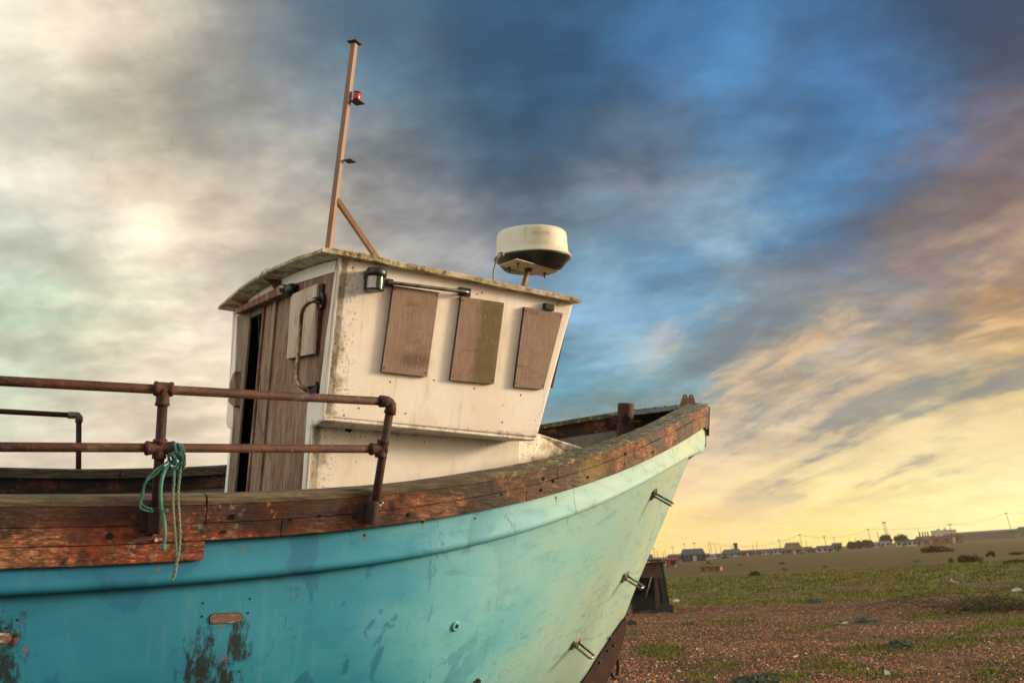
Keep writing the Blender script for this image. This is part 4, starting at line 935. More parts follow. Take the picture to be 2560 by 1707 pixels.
# ------------------------------------------------------------------ pipe rails
RLN = -.575
def R_(x, y, l=RLN): return pl(x, y, 1, l)
rail = empty('x'); bpy.data.objects.remove(rail)
tr0, tr1 = R_(0, 952), R_(952, 1003); d_ = unit(tr1-tr0)
mr0, mr1 = R_(0, 1117), R_(940, 1122); e_ = unit(mr1-mr0)
el_ = R_(975, 1013); br_ = R_(930, 1288)
mb = MB(); mb.tube([tr0-d_*2.4, tr0, tr1], .0235, 14); top_rail = part(mb, 'top_rail', MAT['rust'], label='rusty starboard top rail')
mb = MB(); mb.tube([mr0-e_*2.4, mr0, mr1], .0225, 14); part(mb, 'middle_rail', MAT['rust'])
def post_(xt, yt, xb, yb, r=.0235, l=RLN):
    a, b = R_(xt, yt, l), R_(xb, yb, l+.02); mb = MB(); mb.tube([a, b], r, 14); return a, b, part(mb, 'stanchion', MAT['rustd'])
a, b, o = post_(408, 985, 389, 1300)
def fitting(c, ax, r, h, name='pipe_fitting', mat='rust'):
    mb = MB(); mb.lathe(np.array(c)-unit(ax)*h, ax, [(r*.9, 0), (r*1.06, .004), (r*1.06, .016), (r*.97, .020), (r*.97, 2*h-.02), (r*1.06, 2*h-.016), (r*1.06, 2*h-.004), (r*.9, 2*h)], 18); return mb
ups = unit(a-b)
mb = fitting(R_(409, 972), d_, .034, .045); mb.add(*(lambda q: (q.v, q.f))(fitting(R_(407, 992), ups, .032, .045)), True); mb.lathe(R_(407, 985)+V(0, -.034, 0), (0, -1, 0), [(.010, 0), (.010, .004)], 8, False); part(mb, 'pipe_fitting', MAT['rust'])
mb = fitting(R_(400, 1120), e_, .033, .068); mb.add(*(lambda q: (q.v, q.f))(fitting(R_(399, 1122), ups, .031, .048)), True); part(mb, 'pipe_fitting', MAT['rust'])
# elbow
mb = MB(); ctl = [tr1-d_*.005, tr1+d_*.04, R_(972, 1006), R_(977, 1013), R_(977, 1022), R_(974, 1034)]
mb.tube(ctl, [.034, .031, .031, .031, .031, .034], 16); mb.lathe(R_(964, 1008)+V(0, -.03, 0), (0, -1, 0), [(.011, 0), (.011, .005)], 8, False); part(mb, 'pipe_elbow', MAT['rust'])
a2_, b2__ = R_(974, 1030), R_(933, 1286, RLN+.02)
mb = MB(); mb.tube([a2_, b2__], .0235, 14); part(mb, 'stanchion', MAT['rustd'])
up2 = unit(a2_-b2__)
mb = fitting(R_(955, 1122), up2, .032, .05); mb.add(*(lambda q: (q.v, q.f))(fitting(R_(945, 1122), e_, .032, .048)), True); part(mb, 'pipe_fitting', MAT['rustd'])
for (x, y, uu) in ((387,1302,ups), (930,1282,up2)):
    c_ = R_(x, y, RLN+.01); mb = MB()
    mb.lathe(c_-uu*.06, uu, [(.030, 0), (.033, .008), (.033, .1), (.029, .125)], 16)
    fl = hitplan(x-12, y, .03); mb.box(V(c_[0]-.012, fl[1]-.008, c_[2]), (.05, .008, .05)); part(mb, 'rail_socket', MAT['rustd'], bevel=.003)
for x, y in ((916,1263),(949,1262),(955,1256)): disc(x, y, .007, 'bolt_head', 'bolt', .006)
# port side rail
PLN = 2*CL+.51
pp0, pp1, pp2 = R_(0, 1028, PLN), R_(186, 1038, PLN), R_(196, 1192, PLN); dd = unit(pp1-pp0)
mb = MB(); mb.tube([pp0-dd*2, pp0, pp1], .0225, 12); part(mb, 'top_rail', MAT['rustd'], label='rusty port top rail')
mb = MB(); mb.tube([R_(197, 1052, PLN), R_(196, 1215, PLN)], .022, 12); part(mb, 'stanchion', MAT['rustd'])
mb = MB(); mb.tube([pp1-dd*.05, pp1, R_(194, 1038, PLN), R_(198, 1043, PLN), R_(197, 1056, PLN)], [.031, .030, .029, .030, .031], 14); part(mb, 'pipe_elbow', MAT['steel'])

# ------------------------------------------------------------------ ropes hanging on the boat
def twist(mb, pts, r, strands=2, pitch=.045, seg=6, fray=0, sub=10):
    P_ = [np.array(p, float) for p in pts]; fine = []
    for i in range(len(P_)-1):
        p0 = P_[max(i-1, 0)]; p1 = P_[i]; p2 = P_[i+1]; p3 = P_[min(i+2, len(P_)-1)]
        for k in range(sub):
            t = k/sub; fine.append(.5*((2*p1)+(-p0+p2)*t+(2*p0-5*p1+4*p2-p3)*t*t+(-p0+3*p1-3*p2+p3)*t**3))
    fine.append(P_[-1]); L = 0; out = [[] for _ in range(strands)]; x = None
    for i, p in enumerate(fine):
        t = unit(fine[min(i+1, len(fine)-1)]-fine[max(i-1, 0)])
        if i: L += np.linalg.norm(p-fine[i-1])
        if x is None: x = unit(np.cross(t, V(.3, .9, .2)))
        x = unit(x-t*(x@t)); y = np.cross(t, x)
        for s_ in range(strands):
            a = 2*math.pi*(L/pitch+s_/strands); out[s_].append(p+(x*math.cos(a)+y*math.sin(a))*r*.50)
    for s_ in out: mb.tube(s_, r*.48, seg)
    return mb
MAT['rope'] = material('sea_rope', lambda n: dict(color=n.mix(n.sm(n.noise(5, 3), .4, .6), S(122, 128, 104), S(88, 128, 110)), rough=.85, bump=(n.noise(160, 2), .5, .002)))
MAT['rope2'] = material('green_rope', lambda n: dict(color=n.mix(n.sm(n.noise(14, 3), .35, .65), S(24, 74, 66), S(62, 122, 106)), rough=.85, bump=(n.noise(160, 2), .5, .002)))
MAT['rope3'] = material('bright_rope', lambda n: dict(color=n.mix(n.sm(n.noise(14, 3), .35, .65), S(84, 158, 138), S(58, 122, 104)), rough=.85))
rope = empty('rope'); rope.matrix_world = Matrix.Translation(b2w(R_(440, 1120, RLN-.03))) @ T
tag(rope, 'green rope knotted round the middle pipe rail with twisted ends hanging down', 'rope')
ro = -R_(440, 1120, RLN-.03)
def rpart(mb, name, mat): 
    o = mb.build(name, MAT[mat], rope); o.location = tuple(ro); return o
Rp = lambda x, y, d=.05: R_(x, y, RLN-d)
mb = MB(); twist(mb, [Rp(434,1165), Rp(435,1200), Rp(432,1240), Rp(434,1290), Rp(438,1340), Rp(441,1390), Rp(438,1420), Rp(434,1442,.045), Rp(429,1449,.045)], .0078)
twist(mb, [Rp(452,1165), Rp(448,1200), Rp(445,1240), Rp(448,1290), Rp(450,1340), Rp(446,1385), Rp(440,1415,.06), Rp(436,1440,.06)], .0078, pitch=.052); rpart(mb, 'hanging_end', 'rope')
mb = MB(); rr = random.Random(4)
def loop(cx, cy, rx, ry, d0, d1, r=.0075, tw=0):
    pts = []
    for k in range(13):
        a = 2*math.pi*k/12; pts.append(Rp(cx+rx*math.cos(a)+tw*math.sin(a), cy+ry*math.sin(a), d0+(d1-d0)*(math.cos(a)+1)/2))
    twist(mb, pts, r, pitch=.03, sub=4)
for c_ in ((434,1127,5,18,-.04,.045,.0082,0),(447,1128,5,19,-.04,.045,.0082,2),(456,1140,5,26,-.03,.05,.0082,3),(430,1146,8,12,.03,.06,.0082,4),(444,1150,11,10,.03,.065,.0088,-5),(433,1163,10,9,.03,.06,.009,0),(455,1160,6,12,.03,.055,.0082,0),(441,1138,12,7,.035,.06,.0082,3)): loop(*c_)
rpart(mb, 'knot', 'rope2')
mb = MB(); 
for dx, pts in ((0, [(424,1150),(410,1160),(395,1169),(384,1178),(372,1192),(362,1208),(356,1230),(352,1252),(356,1262),(366,1268),(380,1272)]), (3, [(424,1154),(412,1163),(396,1172),(386,1183),(366,1196),(360,1202),(354,1212)]), (1,[(385,1180),(370,1190),(360,1212),(355,1240),(349,1258),(352,1270),(372,1277),(383,1275)])):
    twist(mb, [Rp(x+dx, y+dx, .04) for x, y in pts], .0055, strands=3, pitch=.05)
rpart(mb, 'frayed_end', 'rope2')
mb = MB(); twist(mb, [Rp(x, y, .045) for x, y in ((426,1160),(414,1172),(407,1190),(402,1220),(402,1250),(405,1275),(411,1300),(413,1330),(411,1352),(410,1374))], .0085, strands=3, pitch=.045)
for k in range(9): mb.tube([Rp(410+rr.uniform(-2, 2), 1352, .045), Rp(409+rr.uniform(-5, 6), 1366, .045+rr.uniform(-.01, .01)), Rp(410+rr.uniform(-6, 6), 1377, .045)], .0028, 5)
for k in range(5): mb.tube([Rp(406+rr.uniform(-3, 3), 1277, .05), Rp(413+rr.uniform(-2, 6), 1277+rr.uniform(-4, 4), .06), Rp(420+rr.uniform(-4, 2), 1276+rr.uniform(-6, 5), .06)], .0018, 5)
rpart(mb, 'loose_end', 'rope3')
# thin green cord over the roof edge
cd = [(672,671,-.14),(664,674,-.145),(655,681,-.15),(650,692,-.15),(648,712,-.15),(647,760,-.14),(647,805,-.13),(648,860,-.12),(649,900,-.11),(648,915,-.10),(651,945,-.09),(651,968,-.08),(648,1000,-.08),(646,1030,-.08),(648,1055,-.08),(655,1080,-.08),(664,1100,-.07),(672,1118,-.06),(676,1150,-.05)]
cord = empty('cord'); cp = pl(651, 900, 0, -.11); cord.matrix_world = Matrix.Translation(b2w(cp)) @ T
tag(cord, 'thin green cord dangling from the roof edge across the dark doorway', 'cord')
mb = MB(); twist(mb, [pl(x, y, 0, d) for x, y, d in cd], .0035, strands=2, pitch=.05, seg=6, sub=4)
o = mb.build('line', MAT['rope2'], cord); o.location = tuple(-cp)

# ------------------------------------------------------------------ the shingle plain
def sstep(x, a, b): t = min(max((x-a)/(b-a), 0), 1); return t*t*(3-2*t)
def hgt(x, y):
    r = math.hypot(x, y); k = sstep(r, 14, 40)
    h = .05*mnoise.noise(Vector((x*.25, y*.25, 0)))+.02*mnoise.noise(Vector((x*1.1, y*1.1, 3)))
    h += k*.22*mnoise.noise(Vector((x*.05, y*.05, 7)))*(1-sstep(r, 120, 250))
    h += .10*math.exp(-((r-29+1.5*mnoise.noise(Vector((x*.09, y*.09, 5))))/3.0)**2)*(1 if y > 5 else 0)
    h -= .28*sstep(r, 31, 38)*(1-sstep(r, 60, 90))
    return h
PAT = []                                          # (px, py, half width px, half height px, strength) grass mats seen on the shingle
for x, y, a, b, s_ in ((1660,1625,70,22,1),(2200,1622,200,26,1),(2060,1565,50,8,.6),(2480,1675,150,34,1),(2320,1540,70,16,.6),(2470,1520,150,30,.9),(1980,1690,110,18,.8),(1820,1665,70,10,.6),
                     (1600,1585,50,8,.6),(1960,1575,50,6,.5),(2400,1600,70,10,.7),(1830,1555,50,6,.5),(2290,1505,60,6,.6),(1760,1690,60,10,.5),(2540,1600,60,12,.5),(2120,1650,60,8,.5)):
    PAT.append((x, y, a, b, s_))
def gray_px(x, y):                                # ground point seen at a photo pixel
    d = px_dir(x, y); t = -EYE[2]/min(d[2], -1e-4); return EYE+d*t
PATW = []
for x, y, a, b, s_ in PAT:
    c0 = gray_px(x, y); e1 = gray_px(x+a, y-a*.06); e2 = gray_px(x, y-b); PATW.append((c0[0], c0[1], np.hypot(*(e1-c0)[:2]), np.hypot(*(e2-c0)[:2]), math.atan2(c0[0], c0[1]), s_))
def grass(x, y):
    r = math.hypot(x, y)
    nz = mnoise.noise(Vector((x*.33, y*.33, 1)))+.5*mnoise.noise(Vector((x*.9, y*.9, 2)))
    edge = 29+2.5*mnoise.noise(Vector((x*.12, y*.12, 9)))
    far = sstep(r, edge-1.5, edge+2)*(1-sstep(r, 55, 100))*(.52+1.1*nz)
    g = far
    g = max(g, .6*sstep(nz, .42, .72)*(1-sstep(r, 60, 110)))
    for cx_, cy_, rx_, ry_, an, s_ in PATW:
        dx, dy = x-cx_, y-cy_
        if abs(dx) > 8 or abs(dy) > 8: continue
        u = (dx*math.cos(an)-dy*math.sin(an))/rx_; v = (dx*math.sin(an)+dy*math.cos(an))/ry_
        g = max(g, s_*(1-sstep(math.hypot(u, v)+.9*nz, .30, 1.05)))
    return min(max(g, 0), 1)
ang = list(np.arange(-180, 0, 6)) + list(np.arange(0, 45, .28)) + list(np.arange(45, 180, 5))
rad = [0]+[3*1.018**i for i in range(1, 410)]; rad = [r for r in rad if r < 4500]
gv = [(0, 0, hgt(0, 0))]; ga = [0.]
for r in rad[1:]:
    for a in ang:
        x, y = r*math.sin(math.radians(a)), r*math.cos(math.radians(a)); gv.append((x, y, hgt(x, y))); ga.append(grass(x, y) if 0 <= a < 45 and r < 160 else (.3 if r < 160 else 0))
na = len(ang); nr_ = len(rad)-1
gf = [(0, 1+(j+1) % na, 1+j) for j in range(na)]
for i in range(nr_-1):
    for j in range(na): gf.append((1+i*na+j, 1+i*na+(j+1) % na, 1+(i+1)*na+(j+1) % na, 1+(i+1)*na+j))
gm = bpy.data.meshes.new('ground'); gm.from_pydata(gv, [], gf); gm.polygons.foreach_set('use_smooth', [True]*len(gf))
at_ = gm.attributes.new('turf', 'FLOAT', 'POINT'); at_.data.foreach_set('value', ga)
def m_ground(n):
    t = n.attr('turf', 'Fac'); P = n.co(); r = n.vm('LENGTH', P, out='Value')
    br = n.noise(.9, 6, .7, vec=P); br2 = n.noise(6, 5, .7, vec=P)
    cell = n.voro(24, vec=P, out='Color'); cg = n.sep(cell)[0]; cb = n.sep(cell)[1]; dist = n.voro(24, vec=P)
    st = n.ramp(cg, [(0, S(82, 58, 42)), (.3, S(124, 84, 60)), (.55, S(150, 108, 80)), (.75, S(98, 88, 78)), (.92, S(164, 142, 120)), (1, S(200, 190, 176))], 'CONSTANT')
    st = n.mix(n.sm(dist, .25, .6), st, S(52, 36, 28))
    patch = n.noise(.35, 5, .65, vec=P)
    st = n.mix(n.m('MULTIPLY', n.sm(patch, .42, .62), .55), st, S(112, 88, 58))
    far = n.ramp(n.noise(.06, 6, .65, vec=P), [(.3, S(72, 58, 30)), (.5, S(90, 68, 38)), (.62, S(66, 66, 28)), (.8, S(98, 74, 42))])
    farc = n.mix(n.m('MULTIPLY', n.sm(n.noise(.16, 7, .75, vec=P), .45, .58), .85), far, S(76, 84, 32))
    gr = n.ramp(n.noise(.55, 6, .72, vec=P), [(.30, S(56, 58, 26)), (.42, S(92, 104, 36)), (.5, S(112, 124, 42)), (.57, S(112, 88, 54)), (.66, S(90, 70, 42)), (.78, S(80, 88, 34))])
    gr = n.mix(n.m('MULTIPLY', n.sm(br2, .5, .7), .5), gr, S(60, 58, 28))
    c = n.mix(n.sm(r, 34, 75), st, farc)
    tt = n.sm(n.m('ADD', t, n.m('MULTIPLY', n.m('SUBTRACT', n.m('ADD', n.m('MULTIPLY', br, .6), n.m('MULTIPLY', br2, .4)), .5), 1.5)), .30, .58)
    c = n.mix(tt, c, gr)
    bm = n.m('ADD', n.m('MULTIPLY', n.m('SUBTRACT', 1.0, dist), .5), n.m('MULTIPLY', br2, .5))
    return dict(color=c, rough=.9, bump=(bm, .8, .03))
gm.materials.append(material('shingle_ground', m_ground, spec=.2))
ground = bpy.data.objects.new('ground', gm); scene.collection.objects.link(ground); tag(ground, kind='structure')

rng = np.random.default_rng(5)
# loose pebbles, too many to count
def pebbles(n):
    ico = [(-.53,0,.85),(.53,0,.85),(-.53,0,-.85),(.53,0,-.85),(0,.85,.53),(0,.85,-.53),(0,-.85,.53),(0,-.85,-.53),(.85,.53,0),(-.85,.53,0),(.85,-.53,0),(-.85,-.53,0)]
    ifc = [(0,4,1),(0,9,4),(9,5,4),(4,5,8),(4,8,1),(8,10,1),(8,3,10),(5,3,8),(5,2,3),(2,7,3),(7,10,3),(7,6,10),(7,11,6),(11,0,6),(0,1,6),(6,1,10),(9,0,11),(9,11,2),(9,2,5),(7,2,11)]
    I = np.array(ico); F = np.array(ifc); vs = []; fs = []; col = []; k = 0
    pal = [S(170,112,80), S(146,88,60), S(116,72,50), S(184,130,96), S(104,96,88), S(76,70,66), S(206,192,174), S(146,116,86), S(124,92,70)]; pw = [.2,.18,.14,.14,.08,.08,.04,.08,.06]
    while k < n:
        r = 8.3*(40/8.3)**(rng.random()**1.25); a = math.radians(rng.uniform(1, 38)); x, y = r*math.sin(a), r*math.cos(a)
        g = grass(x, y)
        if rng.random() < g*1.15: continue
        cl = mnoise.noise(Vector((x*.6, y*.6, 11)))
        if rng.random() < .35-cl*.9: continue
        s = rng.uniform(.010, .023)*(1.0 if rng.random() > .03 else 1.7)
        A = rng.normal(size=(3, 3)); q, _ = np.linalg.qr(A)
        P = (I*s*np.array([1, rng.uniform(.6, .95), rng.uniform(.4, .7)])) @ q
        P[:, 2] *= .75; P += np.array([x, y, hgt(x, y)+s*.3]); vs.append(P); fs.append(F+12*k)
        c = pal[rng.choice(9, p=pw)]; f_ = rng.uniform(.75, 1.2); col.append([min(1, c[0]*f_), min(1, c[1]*f_), min(1, c[2]*f_), 1]); k += 1
    me = bpy.data.meshes.new('pebbles'); Vv = np.concatenate(vs); Ff = np.concatenate(fs)
    me.vertices.add(len(Vv)); me.vertices.foreach_set('co', Vv.ravel()); me.loops.add(len(Ff)*3); me.loops.foreach_set('vertex_index', Ff.ravel().astype(np.int32))
    me.polygons.add(len(Ff)); me.polygons.foreach_set('loop_start', np.arange(0, len(Ff)*3, 3, dtype=np.int32)); me.update(calc_edges=True)
    at = me.attributes.new('tone', 'FLOAT_COLOR', 'POINT'); at.data.foreach_set('color', np.repeat(np.array(col), 12, 0).ravel())
    me.materials.append(material('pebble_stone', lambda n: dict(color=n.attr('tone'), rough=.75), spec=.3))
    o = bpy.data.objects.new('pebbles', me); scene.collection.objects.link(o); tag(o, 'orange brown shingle pebbles strewn over the near ground', 'pebbles', kind='stuff')
pebbles(52000)
def grassblades(n):
    vs = []; fs = []; col = []; k = 0; pal = [S(98,108,40), S(116,124,46), S(82,92,36), S(138,124,72), S(118,100,62), S(70,78,32)]
    while k < n:
        r = 8.3*(75/8.3)**(rng.random()**1.0); a = math.radians(rng.uniform(1, 38)); x, y = r*math.sin(a), r*math.cos(a)
        g = grass(x, y)
        if rng.random() > g*1.1+.12: continue
        c = pal[rng.integers(0, 6)]; z = hgt(x, y)
        for b in range(7):
            s = rng.uniform(.5, 1)*(.032+.0018*r)*(.5+g*.6); aa = rng.uniform(0, 6.28); ln = rng.uniform(.2, .9); wd = .0028+.00055*r; px_, py_ = x+rng.normal()*.05*(1+r*.05), y+rng.normal()*.05*(1+r*.05)
            dx, dy = math.cos(aa), math.sin(aa)
            vs += [(px_-dy*wd, py_+dx*wd, z-.01), (px_+dy*wd, py_-dx*wd, z-.01), (px_+dx*s*ln*.4+dy*wd*.6, py_+dy*s*ln*.4-dx*wd*.6, z+s*.6), (px_+dx*s*ln, py_+dy*s*ln, z+s)]
            i = len(vs)-4; fs += [(i, i+1, i+2), (i, i+2, i+3)]; f_ = rng.uniform(.7, 1.25); col += [[min(1, c[0]*f_), min(1, c[1]*f_), min(1, c[2]*f_), 1]]*4
        k += 1
    me = bpy.data.meshes.new('grass'); me.from_pydata(vs, [], fs)
    at = me.attributes.new('tone', 'FLOAT_COLOR', 'POINT'); at.data.foreach_set('color', np.array(col).ravel())
    me.materials.append(material('grass_blades', lambda n: dict(color=n.attr('tone'), rough=.8), spec=.2))
    o = bpy.data.objects.new('grass', me); scene.collection.objects.link(o); tag(o, 'short dry green grass growing in mats across the shingle', 'grass', kind='stuff')
grassblades(15000)

# ------------------------------------------------------------------ things on the plain
def gp(x, y):                                     # ground point under a photo pixel, on the real terrain
    d = px_dir(x, y); p = gray_px(x, y)
    for _ in range(12):
        h = hgt(p[0], p[1]); t = (h-EYE[2])/min(d[2], -1e-4); p = EYE+d*t
    return p
def mpp(p): return np.linalg.norm((p-EYE)[:2])/FPX/math.cos(PITCH)*1.0   # metres per photo pixel
def at_px(name, x, y, label, cat, group=None, yaw=None):
    p = gp(x, y); e = empty(name, p); az_ = math.atan2(p[0], p[1]); e.rotation_euler = (0, 0, -az_ if yaw is None else -az_+yaw)
    tag(e, label, cat, group); return e, mpp(p), p
MAT.update(
 slate=material('blue_grey_roofing', plain(S(76, 84, 92), S(60, 66, 74), .8, .8)), tar=material('tarred_boards', plain(S(40, 38, 36), S(54, 50, 46), 1.5, .85)),
 wallw=material('pale_render', plain(S(178, 172, 160), S(150, 146, 138), .5, .85)), wallg=material('grey_render', plain(S(124, 118, 110), S(104, 100, 94), .5, .85)),
 brick=material('brown_brick', plain(S(132, 86, 66), S(108, 70, 54), 1.2, .9)), rdroof=material('red_roof', plain(S(150, 62, 42), S(122, 50, 36), 1, .8)),
 orange=material('red_painted_metal', plain(S(176, 72, 46), S(146, 58, 40), .9, .7)), shedb=material('brown_boards', plain(S(84, 64, 52), S(66, 50, 42), 1.2, .85)),
 glass=material('window_glass', lambda n: dict(color=S(28, 32, 36), rough=.08)), pole=material('pole_wood', plain(S(78, 62, 50), S(60, 48, 38), 3, .85)),
 tan=material('tan_roof', plain(S(120, 100, 76), S(98, 84, 66), .6, .85)), yellow=material('yellow_rust', plain(S(150, 108, 34), S(92, 64, 30), 2.5, .8)),
 bank=material('dull_grey_sheet', plain(S(96, 98, 94), S(84, 88, 80), .3, .9)), lit=material('glowing_pane', lambda n: dict(color=S(250, 225, 150), rough=.3, emit=(S(255, 214, 120), .8))), plast=material('white_plastic', plain(S(206, 202, 194), S(180, 176, 168), 6, .5)),
 drift=material('bleached_wood', plain(S(178, 164, 144), S(132, 116, 98), 12, .9)), bush=None)
def house_(name, label, x0, x1, yb, ye, yr, wall, rf, wins=2, hip=.0, depth=None, door=True, cat='house', group=None, yaw=0, chim=0, chs=None):
    xc = (x0+x1)/2; e, k, p = at_px(name, xc, yb, label, cat, group, yaw); W = (x1-x0)*k/2; He = (yb-ye)*k; Hr = (yb-yr)*k; D = depth or max(2.5, min(W, 5))
    mb = MB(); mb.prism([(-W, 0, -.3), (W, 0, -.3), (W, 0, He), (-W, 0, He)], (0, 2*D, 0)); o = mb.build('wall', MAT[wall], e)
    if Hr > He+.05:
        mb = MB(); hx = W*hip; ov = .02*W+.15; fl = [(-W-ov, -ov, He-.05), (W+ov, -ov, He-.05), (W+ov, 2*D+ov, He-.05), (-W-ov, 2*D+ov, He-.05), (-W-ov+hx, D, Hr), (W+ov-hx, D, Hr)]
        mb.add(fl, [(0, 1, 5, 4), (2, 3, 4, 5), (1, 2, 5), (3, 0, 4), (0, 3, 2, 1)]); ro_ = mb.build('roof', MAT[rf], e)
    else:
        mb = MB(); mb.prism([(-W-.15, -.15, He+.002), (W+.15, -.15, He+.002), (W+.15, 2*D, He+.002), (-W-.15, 2*D, He+.002)], (0, 0, .16)); ro_ = mb.build('roof', MAT[rf], e)
    for j in range(chim):
        cx_ = (chs[j] if chs else (-W*.5+j*W)); mb = MB(); top_ = Hr+.9+ (.5 if chs else 0)
        mb.box((cx_, D, (He+top_)/2+.2), (.28, .25, (top_-He)/2)); mb.lathe((cx_, D, top_), (0, 0, 1), [(.14, .18), (.12, .5)], 8); mb.build('chimney', MAT['brick'], ro_)
    for j in range(wins):
        wx = -W+2*W*(j+.5)/wins; ww = min(.5, W/wins*.5); wh_ = He*.22
        mb = MB(); mb.box((wx, -.03, He*.58), (ww+.06, .03, wh_+.06)); f_ = mb.build('window', MAT['wallw' if wall in ('tar', 'shedb', 'brick') else 'tar'], e)
        mb = MB(); mb.box((wx, -.05, He*.58), (ww, .025, wh_)); mb.build('pane', MAT['glass'], f_)
    if door:
        mb = MB(); mb.box((W*.12 if wins % 2 == 0 else W*.45, -.025, He*.4), (min(.45, W*.2), .03, He*.4)); mb.build('door', MAT['shedb' if wall[:4] == 'wall' else 'wallw'], e)
    return e
house_('cottage', 'grey roofed cottage half hidden behind the boat bow', 1600, 1633, 1404, 1397, 1387, 'wallg', 'slate', 2, .25, chim=1)
c1_ = house_('cottage', 'small orange roofed cottage with a glowing yellow window beside the bow', 1600, 1640, 1420, 1406, 1398, 'wallg', 'rdroof', 0, .05, yaw=.1)
p_ = gp(1620, 1420); k_ = mpp(p_); mb = MB(); mb.box((.2*k_*0, -.05, 9*k_), (4.5*k_, .03, 5.2*k_)); mb.build('window', MAT['lit'], c1_)  # yellow light of this pane put in as emission
mb = MB(); mb.box((15*k_, -.05, 7.5*k_), (2*k_, .03, 3.4*k_)); mb.build('window', MAT['glass'], c1_)
house_('shed', 'long dark brown shed joined to the red metal hut', 1640, 1672, 1416, 1401, 1399, 'shedb', 'tar', 1, 0, cat='shed', door=True)
house_('hut', 'rust red metal hut at the end of the dark shed', 1672.5, 1696, 1417, 1399, 1397, 'orange', 'rdroof', 1, 0, cat='hut', door=True)
house_('house', 'low blue grey house between the red hut and the black barn', 1671, 1706, 1401, 1391, 1386, 'wallg', 'slate', 3, .2)
house_('barn', 'black tarred barn with a steep slate roof and white door', 1707, 1761, 1402, 1386.5, 1374, 'tar', 'slate', 2, .22, cat='barn')
house_('shed', 'small blue grey shed just right of the black barn', 1761, 1775, 1396, 1388, 1384, 'wallg', 'slate', 1, .1, cat='shed')
house_('shed', 'tiny white shed by the parked cars near the tower', 1788, 1804, 1394, 1387, 1384, 'wallw', 'slate', 1, .1, cat='shed')
house_('bungalow', 'low green grey roofed building under the dark tower', 1808, 1853, 1391, 1383, 1374, 'wallg', 'slate', 3, .3)
house_('house', 'dark red house right of the tower', 1855, 1881, 1389, 1380, 1376, 'rdroof', 'shedb', 2, .1)
for i, (a_, b_, yb_, ye_, yr_, wl, rf, lb) in enumerate(((1882,1906,1386,1379,1374.5,'wallg','slate','grey terrace bungalow beside the dark red house'),(1907,1935,1385,1378,1373,'wallw','slate','white walled bungalow in the middle of the low terrace'),(1936,1965,1384,1376,1371,'wallw','slate','pale bungalow against the big tan roofed barn'),
     (1999,2030,1381,1373,1368,'wallw','slate','white bungalow just right of the tan roofed barn'),(2031,2044,1380,1373,1370,'tar','tar','short dark shed between two white bungalows'),(2045,2083,1379,1371,1365,'wallw','slate','long white bungalow left of the flat topped house'))):
    house_('bungalow', lb, a_, b_, yb_, ye_, yr_, wl, rf, 3, .15, group='bungalows along the far shore road')
house_('barn', 'large barn with a broad tan hipped roof on the skyline', 1965, 2003, 1384, 1374, 1359, 'tan', 'tan', 2, .3, cat='barn')
house_('house', 'flat topped grey house left of the dark trees', 2084, 2105, 1377, 1363, 1359, 'wallg', 'slate', 2, .12)
house_('shed', 'row of low pale sheds behind the lattice mast', 2184, 2222, 1367, 1358, 1355, 'wallw', 'wallg', 4, .05, cat='shed')
house_('shed', 'white shed under the broad dark tree', 2244, 2271, 1365, 1356, 1352, 'wallw', 'tar', 2, .05, cat='shed')
house_('shed', 'white shed with a dark roof left of the brick building', 2273, 2303, 1364, 1354, 1350, 'wallw', 'tar', 3, .05, cat='shed')
p_ = gp(2316, 1361); k_ = mpp(p_)
house_('brick_building', 'brown brick building with four chimneys in a row', 2294, 2339, 1361, 1350, 1342.5, 'brick', 'brick', 3, .3, chim=4, chs=[-10*k_, -4*k_, 1*k_, 6*k_], cat='building')
house_('brick_building', 'long flat brown brick wall block in front of the white gabled house', 2339, 2399, 1359, 1343, 1343, 'brick', 'brick', 3, 0, cat='building')
e = house_('house', 'tall white house with gables and chimneys above the brick block', 2338, 2386, 1352, 1332, 1329, 'wallw', 'wallg', 5, .05, chim=2)
p_ = gp(2362, 1352); k_ = mpp(p_); mb = MB()
for gx_ in (-8, 4): mb.prism([((gx_-6)*k_, -.1, 21*k_), ((gx_+6)*k_, -.1, 21*k_), (gx_*k_, -.1, 28*k_)], (0, 3, 0))
mb.build('gable', MAT['wallw'], e)
house_('long_shed', 'very long low grey shed stretching to the right edge', 2390, 2546, 1349, 1334, 1330, 'bank', 'bank', 0, .02, door=False, cat='shed', yaw=.06)
house_('house', 'red roofed pale house by the tall leaning utility pole', 2513, 2546, 1345, 1335, 1327, 'wallw', 'rdroof', 2, .2)
house_('house', 'dark roofed house cut by the right edge of the picture', 2551, 2590, 1343, 1332, 1321, 'wallg', 'slate', 2, .3)
# tower
e, k, p = at_px('tower', 1842, 1389, 'dark square lookout tower with a stair platform on its side', 'tower')
mb = MB(); mb.prism([(-4.2*k, 0, 0), (4.2*k, 0, 0), (3.8*k, 0, 24*k), (-3.8*k, 0, 24*k)], (0, 8*k, 0)); mb.build('shaft', MAT['tar'], e)
mb = MB(); mb.box((-.2*k, 4*k, 26.5*k), (4.9*k, 4.9*k, 2.4*k)); mb.build('lantern_room', MAT['tar'], e)
mb = MB(); mb.box((-6.5*k, 3*k, 17*k), (2.4*k, 2.4*k, .6*k)); mb.box((-8.2*k, 3*k, 20*k), (.5*k, 2.4*k, 3*k)); mb.build('platform', MAT['shedb'], e)
